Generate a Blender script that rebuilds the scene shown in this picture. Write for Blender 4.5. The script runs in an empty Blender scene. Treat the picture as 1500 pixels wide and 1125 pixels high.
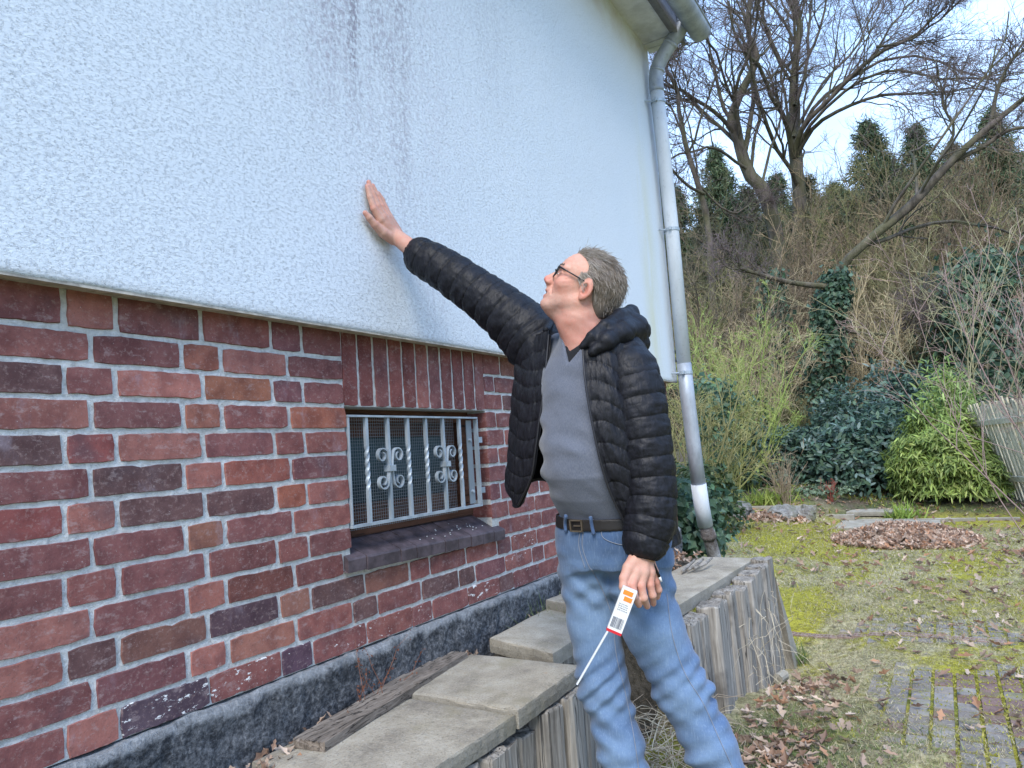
import bpy, math, random
import numpy as np
from mathutils import Vector, Matrix

SC = bpy.context.scene
rs = np.random.RandomState(7)
random.seed(7)

# ------------------------------------------------------------------ camera
YAW, PITCH, ROLL = math.radians(30.5645), math.radians(5.5604), math.radians(-3.7953)
CAM = np.array([-0.9823, -1.7845, 0.6270]); FPX = 1048.83
_cy, _sy, _cp, _sp = math.cos(YAW), math.sin(YAW), math.cos(PITCH), math.sin(PITCH)
CF = np.array([_cy*_cp, _sy*_cp, _sp]); _r = np.array([_sy, -_cy, 0.0]); _u = np.cross(_r, CF)
CR = math.cos(ROLL)*_r + math.sin(ROLL)*_u
CU = -math.sin(ROLL)*_r + math.cos(ROLL)*_u
cd = bpy.data.cameras.new('camera'); cam = bpy.data.objects.new('camera', cd); SC.collection.objects.link(cam)
cam.matrix_world = Matrix(((CR[0], CU[0], -CF[0], CAM[0]), (CR[1], CU[1], -CF[1], CAM[1]), (CR[2], CU[2], -CF[2], CAM[2]), (0, 0, 0, 1)))
cd.sensor_width = 36; cd.lens = 36*FPX/1500; cd.clip_start = .02; cd.clip_end = 900
SC.camera = cam

def ray(x, y): return CF + ((x-750)/FPX)*CR + ((562.5-y)/FPX)*CU
def at(x, y, d): return CAM + ray(x, y)*d           # photo pixel at a depth in metres
def aty(x, y, y0): r = ray(x, y); return CAM + r*(y0-CAM[1])/r[1]
def atz(x, y, z0): r = ray(x, y); return CAM + r*(z0-CAM[2])/r[2]

# ------------------------------------------------------------------ sky and sun
SUN_EL, SUN_AZ = math.radians(46), math.radians(-162)     # azimuth of the sun measured from +X towards +Y
world = bpy.data.worlds.new('World'); SC.world = world; world.use_nodes = True
nt = world.node_tree; nt.nodes.clear()
def wn(t, **k):
    n = nt.nodes.new(t)
    for a, b in k.items(): setattr(n, a, b)
    return n
sky = wn('ShaderNodeTexSky', sky_type='NISHITA', sun_disc=False, sun_elevation=SUN_EL, sun_rotation=math.pi/2-SUN_AZ)
sky.air_density = 1.0; sky.dust_density = 1.0; sky.ozone_density = 1.6
geo = wn('ShaderNodeTexCoord')
mp = wn('ShaderNodeMapping'); mp.inputs['Scale'].default_value = (1, 1, 2.2)
nz = wn('ShaderNodeTexNoise'); nz.inputs['Scale'].default_value = 3.2; nz.inputs['Detail'].default_value = 7; nz.inputs['Roughness'].default_value = .55
rp = wn('ShaderNodeValToRGB'); rp.color_ramp.elements[0].position = .36; rp.color_ramp.elements[1].position = .62
mx = wn('ShaderNodeMix', data_type='RGBA')
mx.inputs[7].default_value = (4.5, 7.8, 13.6, 1)
bg = wn('ShaderNodeBackground'); bg.inputs['Strength'].default_value = .10
wo = wn('ShaderNodeOutputWorld')
L = nt.links.new
L(geo.outputs['Generated'], mp.inputs[0]); L(mp.outputs[0], nz.inputs['Vector']); L(nz.outputs['Fac'], rp.inputs[0])
mr = wn('ShaderNodeMapRange'); mr.inputs['To Min'].default_value = .45; mr.inputs['To Max'].default_value = .95
L(rp.outputs[0], mr.inputs['Value']); L(mr.outputs[0], mx.inputs[0])
sz = wn('ShaderNodeSeparateXYZ'); L(geo.outputs['Generated'], sz.inputs[0]); zr = wn('ShaderNodeMapRange'); L(sz.outputs[2], zr.inputs['Value']); zr.inputs['From Min'].default_value = .05; zr.inputs['From Max'].default_value = .75
cm = wn('ShaderNodeMix', data_type='RGBA'); cm.inputs[6].default_value = (7.6, 9.4, 12.2, 1); cm.inputs[7].default_value = (3.9, 7.3, 13.8, 1); L(zr.outputs[0], cm.inputs[0]); L(cm.outputs[2], mx.inputs[7])
L(sky.outputs[0], mx.inputs[6]); L(mx.outputs[2], bg.inputs[0]); L(bg.outputs[0], wo.inputs[0])

sl = bpy.data.lights.new('sun', 'SUN'); sl.energy = 2.3; sl.angle = math.radians(28); sl.color = (1, .94, .84)
so = bpy.data.objects.new('sun', sl); SC.collection.objects.link(so)
sdir = Vector((math.cos(SUN_EL)*math.cos(SUN_AZ), math.cos(SUN_EL)*math.sin(SUN_AZ), math.sin(SUN_EL)))
so.rotation_euler = sdir.to_track_quat('Z', 'Y').to_euler()
SC.view_settings.view_transform = 'Standard'; SC.view_settings.look = 'None'
SC.view_settings.exposure = .98; SC.view_settings.gamma = 1; SC.view_settings.use_curve_mapping = False
SC.render.engine = 'CYCLES'
SC.cycles.max_bounces = 6; SC.cycles.transparent_max_bounces = 8

# ------------------------------------------------------------------ helpers: objects
COL = SC.collection
def mesh(name, V, Fc, smooth=False, col=None):
    """V (N,3); Fc: array (M,k) or list of such arrays or list of tuples; col (N,3) point colours"""
    me = bpy.data.meshes.new(name)
    V = np.asarray(V, dtype=np.float32)
    groups = Fc if isinstance(Fc, list) and len(Fc) and isinstance(Fc[0], np.ndarray) else None
    if groups is None:
        if isinstance(Fc, np.ndarray): groups = [Fc]
    if groups is not None:
        tot = sum(g.shape[0] for g in groups); loops = np.concatenate([g.reshape(-1) for g in groups]).astype(np.int32)
        sizes = np.concatenate([np.full(g.shape[0], g.shape[1], np.int32) for g in groups])
    else:
        tot = len(Fc); loops = np.array([i for f in Fc for i in f], np.int32); sizes = np.array([len(f) for f in Fc], np.int32)
    starts = np.concatenate([[0], np.cumsum(sizes)[:-1]]).astype(np.int32)
    me.vertices.add(len(V)); me.vertices.foreach_set('co', V.reshape(-1))
    me.loops.add(len(loops)); me.loops.foreach_set('vertex_index', loops)
    me.polygons.add(tot); me.polygons.foreach_set('loop_start', starts)
    try: me.polygons.foreach_set('loop_total', sizes)
    except Exception: pass
    me.polygons.foreach_set('use_smooth', np.full(tot, smooth, dtype=bool))
    me.update(calc_edges=True)
    if col is not None:
        ca = me.color_attributes.new('col', 'FLOAT_COLOR', 'POINT')
        c4 = np.ones((len(V), 4), np.float32); c4[:, :3] = col; ca.data.foreach_set('color', c4.reshape(-1))
    return me

def link(name, me, mat=None, parent=None, loc=None, **props):
    o = bpy.data.objects.new(name, me); COL.objects.link(o)
    if mat is not None and me is not None: 
        if not me.materials: me.materials.append(mat)
    if loc is not None: o.location = loc
    if parent is not None: o.parent = parent
    for k, v in props.items():
        if v is not None: o[k] = v
    return o
def obj(name, V, Fc, mat, parent=None, smooth=False, col=None, loc=None, **props):
    return link(name, mesh(name, V, Fc, smooth, col), mat, parent, loc, **props)
def thing(name, label, cat, loc=(0, 0, 0), group=None, rotz=0):
    o = bpy.data.objects.new(name, None); COL.objects.link(o); o.location = loc; o.rotation_euler = (0, 0, rotz)
    o.empty_display_size = .1
    o['label'] = label; o['category'] = cat
    if group: o['group'] = group
    return o

class MB:                                            # collects geometry of one part
    def __init__(s): s.V = []; s.F = {3: [], 4: []}; s.C = []; s.n = 0; s.NG = []
    def add(s, V, F, col=None):
        V = np.asarray(V, float)
        if isinstance(F, np.ndarray): s.F.setdefault(F.shape[1], []).append(F+s.n)
        else:
            for f in F: s.F.setdefault(len(f), []).append(np.array([f])+s.n)
        s.V.append(V); s.C.append(np.tile(np.asarray(col if col is not None else (1, 1, 1), float), (len(V), 1)) if col is None or np.ndim(col) == 1 else np.asarray(col))
        s.n += len(V); return s
    def box(s, c, d, R=None, jit=0):
        c = np.asarray(c, float); d = np.asarray(d, float)/2
        P = np.array([[x, y, z] for z in (-1, 1) for y in (-1, 1) for x in (-1, 1)], float)*d
        if jit: P += rs.uniform(-jit, jit, P.shape)
        if R is not None: P = P@np.asarray(R).T
        return s.add(P+c, np.array([[0, 2, 3, 1], [4, 5, 7, 6], [0, 1, 5, 4], [2, 6, 7, 3], [0, 4, 6, 2], [1, 3, 7, 5]]))
    def tube(s, P, r, n=10, caps=True, ell=None):
        V, F = tube(P, r, n, caps, ell); return s.add(V, F)
    def build(s, name, mat, parent=None, smooth=False, usecol=False, loc=None, **props):
        V = np.concatenate(s.V); Fs = [np.concatenate(v) for k, v in s.F.items() if v]
        if loc is not None: V = V-np.asarray(loc)
        return obj(name, V, Fs, mat, parent, smooth, np.concatenate(s.C) if usecol else None, loc, **props)

def nrm(a): a = np.asarray(a, float); return a/np.maximum(np.linalg.norm(a, axis=-1, keepdims=True), 1e-9)
def batch_tube(P, R, n=5, caps=False):
    """P (M,K,3), R (M,K) -> V, quads"""
    M, K, _ = P.shape
    T = np.empty_like(P); T[:, 1:-1] = P[:, 2:]-P[:, :-2]; T[:, 0] = P[:, 1]-P[:, 0]; T[:, -1] = P[:, -1]-P[:, -2]; T = nrm(T)
    ref = np.where(np.abs(T[:, :1, 2:3]) > .8, np.array([1., 0, 0]), np.array([0, 0, 1.]))
    ref = np.broadcast_to(ref, T.shape)
    A = nrm(np.cross(T, ref)); B = np.cross(T, A)
    a = np.linspace(0, 2*np.pi, n, endpoint=False)
    V = P[:, :, None]+R[:, :, None, None]*(np.cos(a)[None, None, :, None]*A[:, :, None]+np.sin(a)[None, None, :, None]*B[:, :, None])
    idx = np.arange(M*K*n).reshape(M, K, n)
    q = np.stack([idx[:, :-1], np.roll(idx[:, :-1], -1, 2), np.roll(idx[:, 1:], -1, 2), idx[:, 1:]], -1).reshape(-1, 4)
    return V.reshape(-1, 3), q
def tube(P, r, n=10, caps=True, ell=None):
    P = np.asarray(P, float); K = len(P); R = np.broadcast_to(np.asarray(r, float), (K,))
    T = np.gradient(P, axis=0); T = nrm(T)
    A = np.zeros_like(P); ref = np.array([0, 0, 1.]) if abs(T[0, 2]) < .85 else np.array([1., 0, 0])
    if ell is not None: ref = np.asarray(ell[2], float)
    a0 = nrm(np.cross(T[0], ref))
    for k in range(K):
        a0 = nrm(a0-T[k]*(a0@T[k])); A[k] = a0
    B = np.cross(T, A); a = np.linspace(0, 2*np.pi, n, endpoint=False)
    ea, eb = (ell[0], ell[1]) if ell is not None else (1, 1)
    V = (P[:, None]+R[:, None, None]*(ea*np.cos(a)[None, :, None]*A[:, None]+eb*np.sin(a)[None, :, None]*B[:, None])).reshape(-1, 3)
    idx = np.arange(K*n).reshape(K, n)
    q = np.stack([idx[:-1], np.roll(idx[:-1], -1, 1), np.roll(idx[1:], -1, 1), idx[1:]], -1).reshape(-1, 4)
    if not caps: return V, q
    V = np.concatenate([V, P[:1], P[-1:]]); c0, c1 = K*n, K*n+1
    q = [tuple(x) for x in q]
    q += [(c0, idx[0][(i+1) % n], idx[0][i]) for i in range(n)]+[(c1, idx[-1][i], idx[-1][(i+1) % n]) for i in range(n)]
    return V, q
def smoothpath(P, n):
    """Catmull-Rom resample of columns"""
    P = np.asarray(P, float); Q = np.concatenate([2*P[:1]-P[1:2], P, 2*P[-1:]-P[-2:-1]]); out = []
    for t in np.linspace(0, len(P)-1-1e-9, n):
        i = int(t); u = t-i; a, b, c, d = Q[i], Q[i+1], Q[i+2], Q[i+3]
        out.append(.5*((2*b)+(-a+c)*u+(2*a-5*b+4*c-d)*u*u+(-a+3*b-3*c+d)*u**3))
    return np.array(out)
def inst(TV, TF, pos, R, S, col=None):
    """stamp a template; TV (k,3), TF (f,n); pos (N,3); R (N,3,3); S (N,) or (N,3)"""
    N = len(pos); S = np.asarray(S, float); S = S[:, None, None] if S.ndim == 1 else S[:, None, :]
    V = np.einsum('nij,nkj->nki', R, np.broadcast_to(TV, (N,)+TV.shape)*S)+pos[:, None]
    F = TF[None]+(np.arange(N)*len(TV))[:, None, None]
    C = None if col is None else np.repeat(col, len(TV), 0)
    return V.reshape(-1, 3), F.reshape(-1, TF.shape[1]), C
def frames(Z, roll=None, X=None):
    """rotation matrices with local x along Z-dir argument 'Z' (N,3)"""
    Z = nrm(Z); N = len(Z); ref = rs.normal(size=(N, 3)) if X is None else np.broadcast_to(np.asarray(X, float), (N, 3))
    A = nrm(np.cross(ref, Z)); B = np.cross(Z, A)
    return np.stack([Z, A, B], -1)
def rdir(n): return nrm(rs.normal(size=(n, 3)))

# value noise for geometry
def vnoise(P, seed=0):
    P = np.asarray(P, float); i = np.floor(P).astype(np.int64); f = P-i; f = f*f*(3-2*f); out = 0
    for dx in (0, 1):
        for dy in (0, 1):
            for dz in (0, 1):
                h = (i[..., 0]+dx)*374761393+(i[..., 1]+dy)*668265263+(i[..., 2]+dz)*2147483647+seed*974634777
                h = (h ^ (h >> 13))*1274126177; h = (h ^ (h >> 16)) & 0xffff
                w = (f[..., 0] if dx else 1-f[..., 0])*(f[..., 1] if dy else 1-f[..., 1])*(f[..., 2] if dz else 1-f[..., 2])
                out = out+w*(h/65535.)
    return out*2-1
def fbm(P, o=4, seed=0):
    P = np.asarray(P, float); s = 0; a = 1; t = 0
    for k in range(o): s = s+a*vnoise(P*2**k, seed+k); t += a; a *= .5
    return s/t

# ------------------------------------------------------------------ helpers: materials
class NT:
    def __init__(s, name):
        s.m = bpy.data.materials.new(name); s.m.use_nodes = True; s.t = s.m.node_tree; s.t.nodes.clear()
        s.out = s.t.nodes.new('ShaderNodeOutputMaterial'); s.b = s.t.nodes.new('ShaderNodeBsdfPrincipled')
        s.t.links.new(s.b.outputs[0], s.out.inputs[0]); s.b.inputs['Roughness'].default_value = .85
        s.b.inputs['Specular IOR Level'].default_value = .3
        s.tc = s.t.nodes.new('ShaderNodeTexCoord'); s.P = s.tc.outputs['Object']
    def put(s, sock, v):
        if hasattr(v, 'is_output'): s.t.links.new(v, sock)
        elif v is not None:
            if isinstance(v, (tuple, list)) and len(v) == 3 and sock.type == 'RGBA': v = (*v, 1)
            sock.default_value = v
    def n(s, t, ins=None, **k):
        n = s.t.nodes.new(t)
        for a, b in k.items(): setattr(n, a, b)
        for a, b in (ins or {}).items(): s.put(n.inputs[a], b)
        return n
    def map(s, scale=(1, 1, 1), rot=(0, 0, 0), src=None, loc=(0, 0, 0)):
        return s.n('ShaderNodeMapping', {'Vector': src or s.P, 'Scale': scale, 'Rotation': rot, 'Location': loc}).outputs[0]
    def noise(s, scale, detail=4, rough=.55, src=None, dist=0, out='Fac'):
        return s.n('ShaderNodeTexNoise', {'Vector': src or s.P, 'Scale': scale, 'Detail': detail, 'Roughness': rough, 'Distortion': dist}).outputs[out]
    def vor(s, scale, src=None, feature='F1', out='Distance', rand=1):
        n = s.n('ShaderNodeTexVoronoi', {'Vector': src or s.P, 'Scale': scale}, feature=feature); n.inputs['Randomness'].default_value = rand
        return n.outputs[out]
    def wave(s, scale, dist=2, src=None, detail=2, **k): return s.n('ShaderNodeTexWave', {'Vector': src or s.P, 'Scale': scale, 'Distortion': dist, 'Detail': detail}, **k).outputs['Fac']
    def ramp(s, f, a, b, lo=0., hi=1.):
        return s.n('ShaderNodeMapRange', {'Value': f, 'From Min': a, 'From Max': b, 'To Min': lo, 'To Max': hi}, interpolation_type='SMOOTHSTEP').outputs[0]
    def m_(s, op, a, b=None, c=None):
        n = s.n('ShaderNodeMath', operation=op); s.put(n.inputs[0], a)
        if b is not None: s.put(n.inputs[1], b)
        if c is not None: s.put(n.inputs[2], c)
        return n.outputs[0]
    def mul(s, a, b): return s.m_('MULTIPLY', a, b)
    def add(s, a, b): return s.m_('ADD', a, b)
    def mix(s, f, a, b, blend='MIX'):
        n = s.n('ShaderNodeMix', data_type='RGBA', blend_type=blend); s.put(n.inputs[0], f)
        for i, v in ((6, a), (7, b)):
            s.put(n.inputs[i], v)
        return n.outputs[2]
    def cr(s, f, stops):
        n = s.n('ShaderNodeValToRGB', {'Fac': f}); e = n.color_ramp.elements
        e[0].position = stops[0][0]; e[0].color = (*stops[0][1], 1); e[1].position = stops[-1][0]; e[1].color = (*stops[-1][1], 1)
        for p, c in stops[1:-1]: x = e.new(p); x.color = (*c, 1)
        return n.outputs[0]
    def sep(s, src=None):
        n = s.n('ShaderNodeSeparateXYZ'); s.put(n.inputs[0], src or s.P); return n.outputs
    def attr(s, name='col'): return s.n('ShaderNodeVertexColor', layer_name=name).outputs[0]
    def info(s, out): return s.n('ShaderNodeObjectInfo').outputs[out]
    def shifted(s):
        n = s.n('ShaderNodeVectorMath', operation='ADD'); s.put(n.inputs[0], s.P)
        c = s.n('ShaderNodeCombineXYZ'); r = s.info('Random')
        s.put(c.inputs[0], s.mul(r, 37.)); s.put(c.inputs[1], s.mul(r, 91.)); s.put(c.inputs[2], s.mul(r, 53.)); s.put(n.inputs[1], c.outputs[0]); return n.outputs[0]
    def bump(s, h, strength=.5, dist=.01, prev=None):
        n = s.n('ShaderNodeBump', {'Height': h, 'Strength': strength, 'Distance': dist})
        if prev is not None: s.put(n.inputs['Normal'], prev)
        return n.outputs[0]
    def done(s, col=None, rough=None, normal=None, metal=None, **k):
        if col is not None: s.put(s.b.inputs['Base Color'], col)
        if rough is not None: s.put(s.b.inputs['Roughness'], rough)
        if normal is not None: s.put(s.b.inputs['Normal'], normal)
        if metal is not None: s.put(s.b.inputs['Metallic'], metal)
        for a, v in k.items(): s.put(s.b.inputs[a.replace('_', ' ')], v)
        return s.m
# ------------------------------------------------------------------ materials
def m_brick():
    s = NT('fired_brick'); P = s.shifted()
    base = s.mix(1., s.info('Color'), (1.52, 1.30, 1.18), 'MULTIPLY'); al = s.info('Alpha')
    n1 = s.noise(14, 4, .6, P); n2 = s.noise(90, 5, .7, P); n3 = s.noise(5, 3, .6, P)
    c = s.mix(s.ramp(n1, .35, .7), base, s.mix(1., base, (.62, .58, .62), 'MULTIPLY'))
    c = s.mix(s.mul(s.ramp(n3, .55, .75), .55), c, (.085, .06, .07))
    c = s.mix(s.mul(s.ramp(n2, .52, .70), .42), c, (.36, .25, .23)); c = s.mix(s.mul(s.ramp(s.noise(230, 4, .7, P), .54, .70), .5), c, (.05, .035, .035)); c = s.mix(s.mul(s.ramp(s.noise(26, 6, .75, s.map((1, 1, 1.8), src=P)), .54, .66), .35), c, (.42, .33, .32))
    bl = s.noise(9, 6, .7, s.map((1, 1, .5), src=P))
    c = s.mix(s.mul(s.ramp(bl, .58, .76), .42), c, (.36, .31, .36))
    sp = s.noise(160, 3, .6, P); c = s.mix(s.ramp(sp, .7, .76), c, (.5, .46, .45))
    pt = s.noise(38, 6, .75, s.map((.6, 1, 1.3), src=P)); z = s.sep()[2]
    pt2 = s.add(pt, s.mul(al, .16)); c = s.mix(s.mul(s.ramp(pt2, .735, .76), s.ramp(al, .2, .3)), c, (.75, .75, .74))
    h = s.add(s.mul(n2, .6), s.mul(s.noise(260, 3, .6, P), .4))
    nb = s.bump(s.noise(28, 4, .6, P), .35, .006); nb = s.bump(h, .5, .0025, nb)
    return s.done(c, s.ramp(n1, .3, .8, .62, .85), nb)
def m_mortar():
    s = NT('lime_mortar'); n = s.noise(60, 6, .7); n2 = s.noise(3.5, 4, .6); z = s.sep()[2]
    c = s.cr(n, [(.25, (.32, .325, .325)), (.5, (.54, .545, .54)), (.75, (.66, .66, .65))])
    c = s.mix(s.mul(s.ramp(n2, .5, .7), .35), c, (.36, .34, .29))
    c = s.mix(s.mul(s.ramp(s.noise(9, 5, .7), .6, .72), .5), c, (.16, .16, .15))
    nb = s.bump(s.noise(120, 5, .7), .8, .006); nb = s.bump(s.noise(28, 3, .6), .5, .01, nb)
    return s.done(c, .95, nb)
def m_plinth():
    s = NT('stained_concrete'); n = s.noise(16, 8, .72); n2 = s.noise(70, 5, .7); z = s.sep()[2]
    t = s.add(s.add(s.mul(s.add(n, -.5), .6), .5), s.mul(s.add(n2, -.5), 1.1))
    c = s.cr(t, [(.34, (.025, .028, .034)), (.46, (.065, .07, .078)), (.58, (.125, .13, .14)), (.74, (.24, .245, .255))])
    top = s.mul(s.ramp(s.add(z, s.mul(s.add(n, -.5), .12)), -.045, -.005), .40)
    c = s.mix(top, c, (.42, .44, .46))
    c = s.mix(s.mul(s.ramp(s.noise(7, 5, .7), .58, .7), .8), c, (.03, .034, .04))
    nb = s.bump(n2, .9, .01); nb = s.bump(s.noise(220, 3, .6), .6, .003, nb)
    return s.done(c, .95, nb)
def m_plaster():
    s = NT('scratched_plaster'); x, y, z = s.sep()
    # worm-like troughs of a rubbed render
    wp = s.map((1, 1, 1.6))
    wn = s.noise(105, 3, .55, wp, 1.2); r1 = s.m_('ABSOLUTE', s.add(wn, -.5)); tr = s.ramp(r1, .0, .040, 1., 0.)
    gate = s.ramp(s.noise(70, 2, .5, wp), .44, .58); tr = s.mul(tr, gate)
    fine = s.noise(240, 4, .6); bumpn = s.noise(95, 4, .65, wp)
    col = s.mix(s.mul(s.ramp(s.noise(1.6, 4, .6), .3, .7), .5), (.69, .735, .785), (.64, .695, .75))
    dirt = None
    def streak(xc, w, z0, z1, k, wob=.02, gran=1.):
        wv = s.add(x, s.mul(s.add(s.noise(1.3, 2, .5, s.map((0, 0, 1), loc=(xc*9, 0, 0))), -.5), wob*4))
        g = s.m_('DIVIDE', s.add(wv, -xc), w); g = s.m_('EXPONENT', s.mul(s.mul(g, g), -1.))
        v = s.ramp(z, z0, z1); gr = s.ramp(s.noise(55, 4, .7, s.map((1, 1, .7))), .36, .66)
        lr = s.ramp(s.noise(5, 4, .65, s.map((4, 1, .5))), .3, .65, .25, 1.)
        return s.mul(s.mul(s.mul(g, v), s.mul(gr, lr)), k)
    A = streak(.935, .028, 1.75, 2.25, 1.3); B = streak(.80, .12, 1.7, 2.3, .40); C_ = streak(1.08, .075, 1.65, 2.4, .36); D = streak(1.20, .05, 1.15, 1.85, .34)
    E_ = streak(1.27, .09, 1.9, 2.5, .3); G = streak(1.9, .22, 1.5, 3.2, .35); H = streak(1.02, .34, 1.15, 2.6, .36); I = streak(.55, .3, 1.3, 2.6, .18)
    tot = A
    for q in (B, C_, D, E_, G, H, I): tot = s.add(tot, q)
    tot = s.m_('MINIMUM', tot, .8)
    col = s.mix(tot, col, (.20, .19, .235))
    pur = s.mul(s.add(streak(1.2, .45, 1.1, 2.2, .30), streak(.7, .25, 1.6, 2.4, .3)), 1.)
    col = s.mix(s.m_('MINIMUM', pur, .5), col, (.50, .42, .50))
    low = s.mul(streak(1.35, .22, 1.0, 1.02, .40), s.ramp(z, 1.75, 1.3)); col = s.mix(low, col, (.38, .37, .42))  # soft shadow below the raised arm, painted into the plaster colour
    # yellow-green wash beside the corner
    def band(xc, w, k):
        g = s.m_('DIVIDE', s.add(x, -xc), w); return s.mul(s.m_('EXPONENT', s.mul(s.mul(g, g), -1.)), k)
    vz = s.ramp(z, 3.6, 1.7)
    col = s.mix(s.mul(s.mul(band(4.02, .14, .55), vz), s.ramp(s.noise(2, 4, .6, s.map((3, 1, .6))), .25, .6)), col, (.62, .60, .36))
    col = s.mix(s.mul(s.mul(band(4.33, .06, .35), vz), 1.), col, (.52, .50, .44))
    ev = s.mul(s.ramp(s.add(z, s.mul(x, -.03)), 3.35, 3.75), s.ramp(s.noise(4, 5, .7), .3, .7)); col = s.mix(s.mul(ev, .6), col, (.45, .36, .28))
    col = s.mix(s.mul(s.ramp(z, 1.13, 1.095), .5), col, (.40, .40, .38))
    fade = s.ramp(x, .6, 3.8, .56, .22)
    col = s.mix(s.mul(tr, fade), col, (.22, .25, .30))  # trough shade painted into the colour, as bump alone stays weak in soft light
    h = s.add(s.add(s.mul(tr, -1.3), s.mul(bumpn, .9)), s.mul(fine, .25))
    nb = s.bump(h, .55, .005)
    return s.done(col, .93, nb)
def m_simple(name, col, rough=.7, metal=0, nscale=None, var=.25, bump=0, bscale=80, bd=.002):
    s = NT(name); c = col
    if nscale: c = s.mix(s.ramp(s.noise(nscale, 5, .65), .3, .7), tuple(v*(1-var) for v in col), tuple(min(1, v*(1+var)) for v in col))
    nb = s.bump(s.noise(bscale, 4, .6), bump, bd) if bump else None
    return s.done(c, rough, nb, metal)
def m_zinc(name, a, b, scale=6, metal=.55, rough=.5):
    s = NT(name); n = s.noise(scale, 6, .65, s.map((1, 1, .35))); c = s.mix(s.ramp(n, .35, .68), a, b)
    c = s.mix(s.mul(s.ramp(s.noise(scale*6, 5, .7), .55, .75), .3), c, (.12, .11, .10))
    return s.done(c, rough, s.bump(s.noise(30, 3, .5), .15, .003), metal)
def m_wood(name, dark, mid, light, grain=26, axis=2, knots=True, streakdark=.5):
    s = NT(name); P = s.shifted(); sc = [1, 1, 1]; sc[axis] = .05
    gw = s.noise(grain, 6, .7, s.map(tuple(sc), src=P), .4); g2 = s.noise(grain*3.4, 4, .7, s.map(tuple(sc), src=P), .2)
    t = s.add(s.mul(gw, .65), s.mul(g2, .35))
    c = s.cr(t, [(.33, dark), (.48, mid), (.66, light)])
    c = s.mix(s.mul(s.ramp(s.noise(4, 4, .6, P), .5, .72), streakdark), c, dark)
    crk = s.ramp(s.m_('ABSOLUTE', s.add(s.noise(grain*.5, 4, .6, s.map(tuple(v*(.6 if i == axis else 1) for i, v in enumerate(sc)), src=P), .3), -.5)), 0, .012, 1., 0.)
    c = s.mix(s.mul(crk, .85), c, (.015, .014, .014))
    nb = s.bump(s.add(t, s.mul(crk, -1.)), .75, .006)
    return s.done(c, .9, nb)
def m_slab():
    s = NT('washed_concrete_slab'); P = s.shifted(); n = s.noise(7, 6, .65, P); f = s.noise(150, 4, .7, P)
    c = s.cr(n, [(.3, (.215, .19, .155)), (.5, (.335, .30, .24)), (.7, (.43, .395, .33))])
    c = s.mix(s.mul(s.ramp(f, .52, .7), .45), c, (.48, .47, .43)); c = s.mix(s.mul(s.ramp(f, .46, .32), .6), c, (.08, .08, .075))
    c = s.mix(s.mul(s.ramp(s.noise(3.1, 5, .7, P), .52, .68), .45), c, (.22, .195, .12))
    c = s.mix(s.mul(s.ramp(s.noise(11, 2, .5, P), .73, .78), .6), c, (.34, .16, .05))
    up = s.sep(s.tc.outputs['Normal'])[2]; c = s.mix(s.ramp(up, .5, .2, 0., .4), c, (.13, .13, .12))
    nb = s.bump(f, .9, .005); nb = s.bump(s.noise(40, 5, .6, P), .5, .008, nb)
    return s.done(c, .94, nb)
def m_ground():
    s = NT('mossy_ground'); a = s.attr('col'); n = s.noise(30, 6, .7); f = s.noise(140, 4, .7)
    c = s.mix(s.ramp(n, .38, .62), s.mix(1., a, (.42, .42, .38), 'MULTIPLY'), a)
    c = s.mix(s.mul(s.ramp(f, .52, .66), .55), c, s.mix(1., a, (1.8, 1.7, 1.5), 'MULTIPLY'))
    nb = s.bump(n, .8, .02); nb = s.bump(f, .8, .006, nb)
    return s.done(c, .97, nb)
def m_vcol(name, rough=.75, trans=0., spec=.3, nb=0, nscale=40):
    s = NT(name); c = s.attr('col')
    if nb: c = s.mix(s.ramp(s.noise(nscale, 4, .6), .3, .7), s.mix(1., c, (1-nb,)*3, 'MULTIPLY'), c)
    m = s.done(c, rough, **{'Specular_IOR_Level': spec})
    if trans:
        t = s.n('ShaderNodeBsdfTranslucent'); s.put(t.inputs[0], c); mxs = s.n('ShaderNodeMixShader'); mxs.inputs[0].default_value = trans
        s.t.links.new(s.b.outputs[0], mxs.inputs[1]); s.t.links.new(t.outputs[0], mxs.inputs[2]); s.t.links.new(mxs.outputs[0], s.out.inputs[0])
    return m
def m_bark(name, a, b, moss, k=.5, sc=8):
    s = NT(name); n = s.noise(sc, 6, .7, s.map((1, 1, .25))); f = s.noise(sc*5, 4, .6)
    c = s.mix(s.ramp(n, .35, .65), a, b); c = s.mix(s.mul(s.ramp(s.noise(sc*.25, 4, .6), .42, .62), k), c, moss)
    return s.done(c, .95, s.bump(s.add(n, s.mul(f, .5)), .8, .05))
def m_denim():
    s = NT('faded_denim'); a = s.attr('col'); w = s.noise(900, 2, .5); f = s.noise(45, 5, .7); st = s.noise(260, 3, .6, s.map((1, 1, .12)))
    c = s.mix(s.ramp(f, .3, .7), s.mix(1., a, (.92, .93, .95), 'MULTIPLY'), s.mix(1., a, (1.06, 1.05, 1.03), 'MULTIPLY'))
    c = s.mix(s.mul(s.ramp(st, .5, .72), .22), c, (.28, .37, .50)); c = s.mix(s.mul(s.ramp(w, .5, .7), .25), c, (.03, .06, .14))
    nb = s.bump(s.noise(420, 2, .5), .3, .0012); nb = s.bump(s.noise(34, 4, .6, s.map((1, 1, 1.5))), .3, .006, nb)
    return s.done(c, .9, nb, Sheen_Weight=.15)
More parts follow.
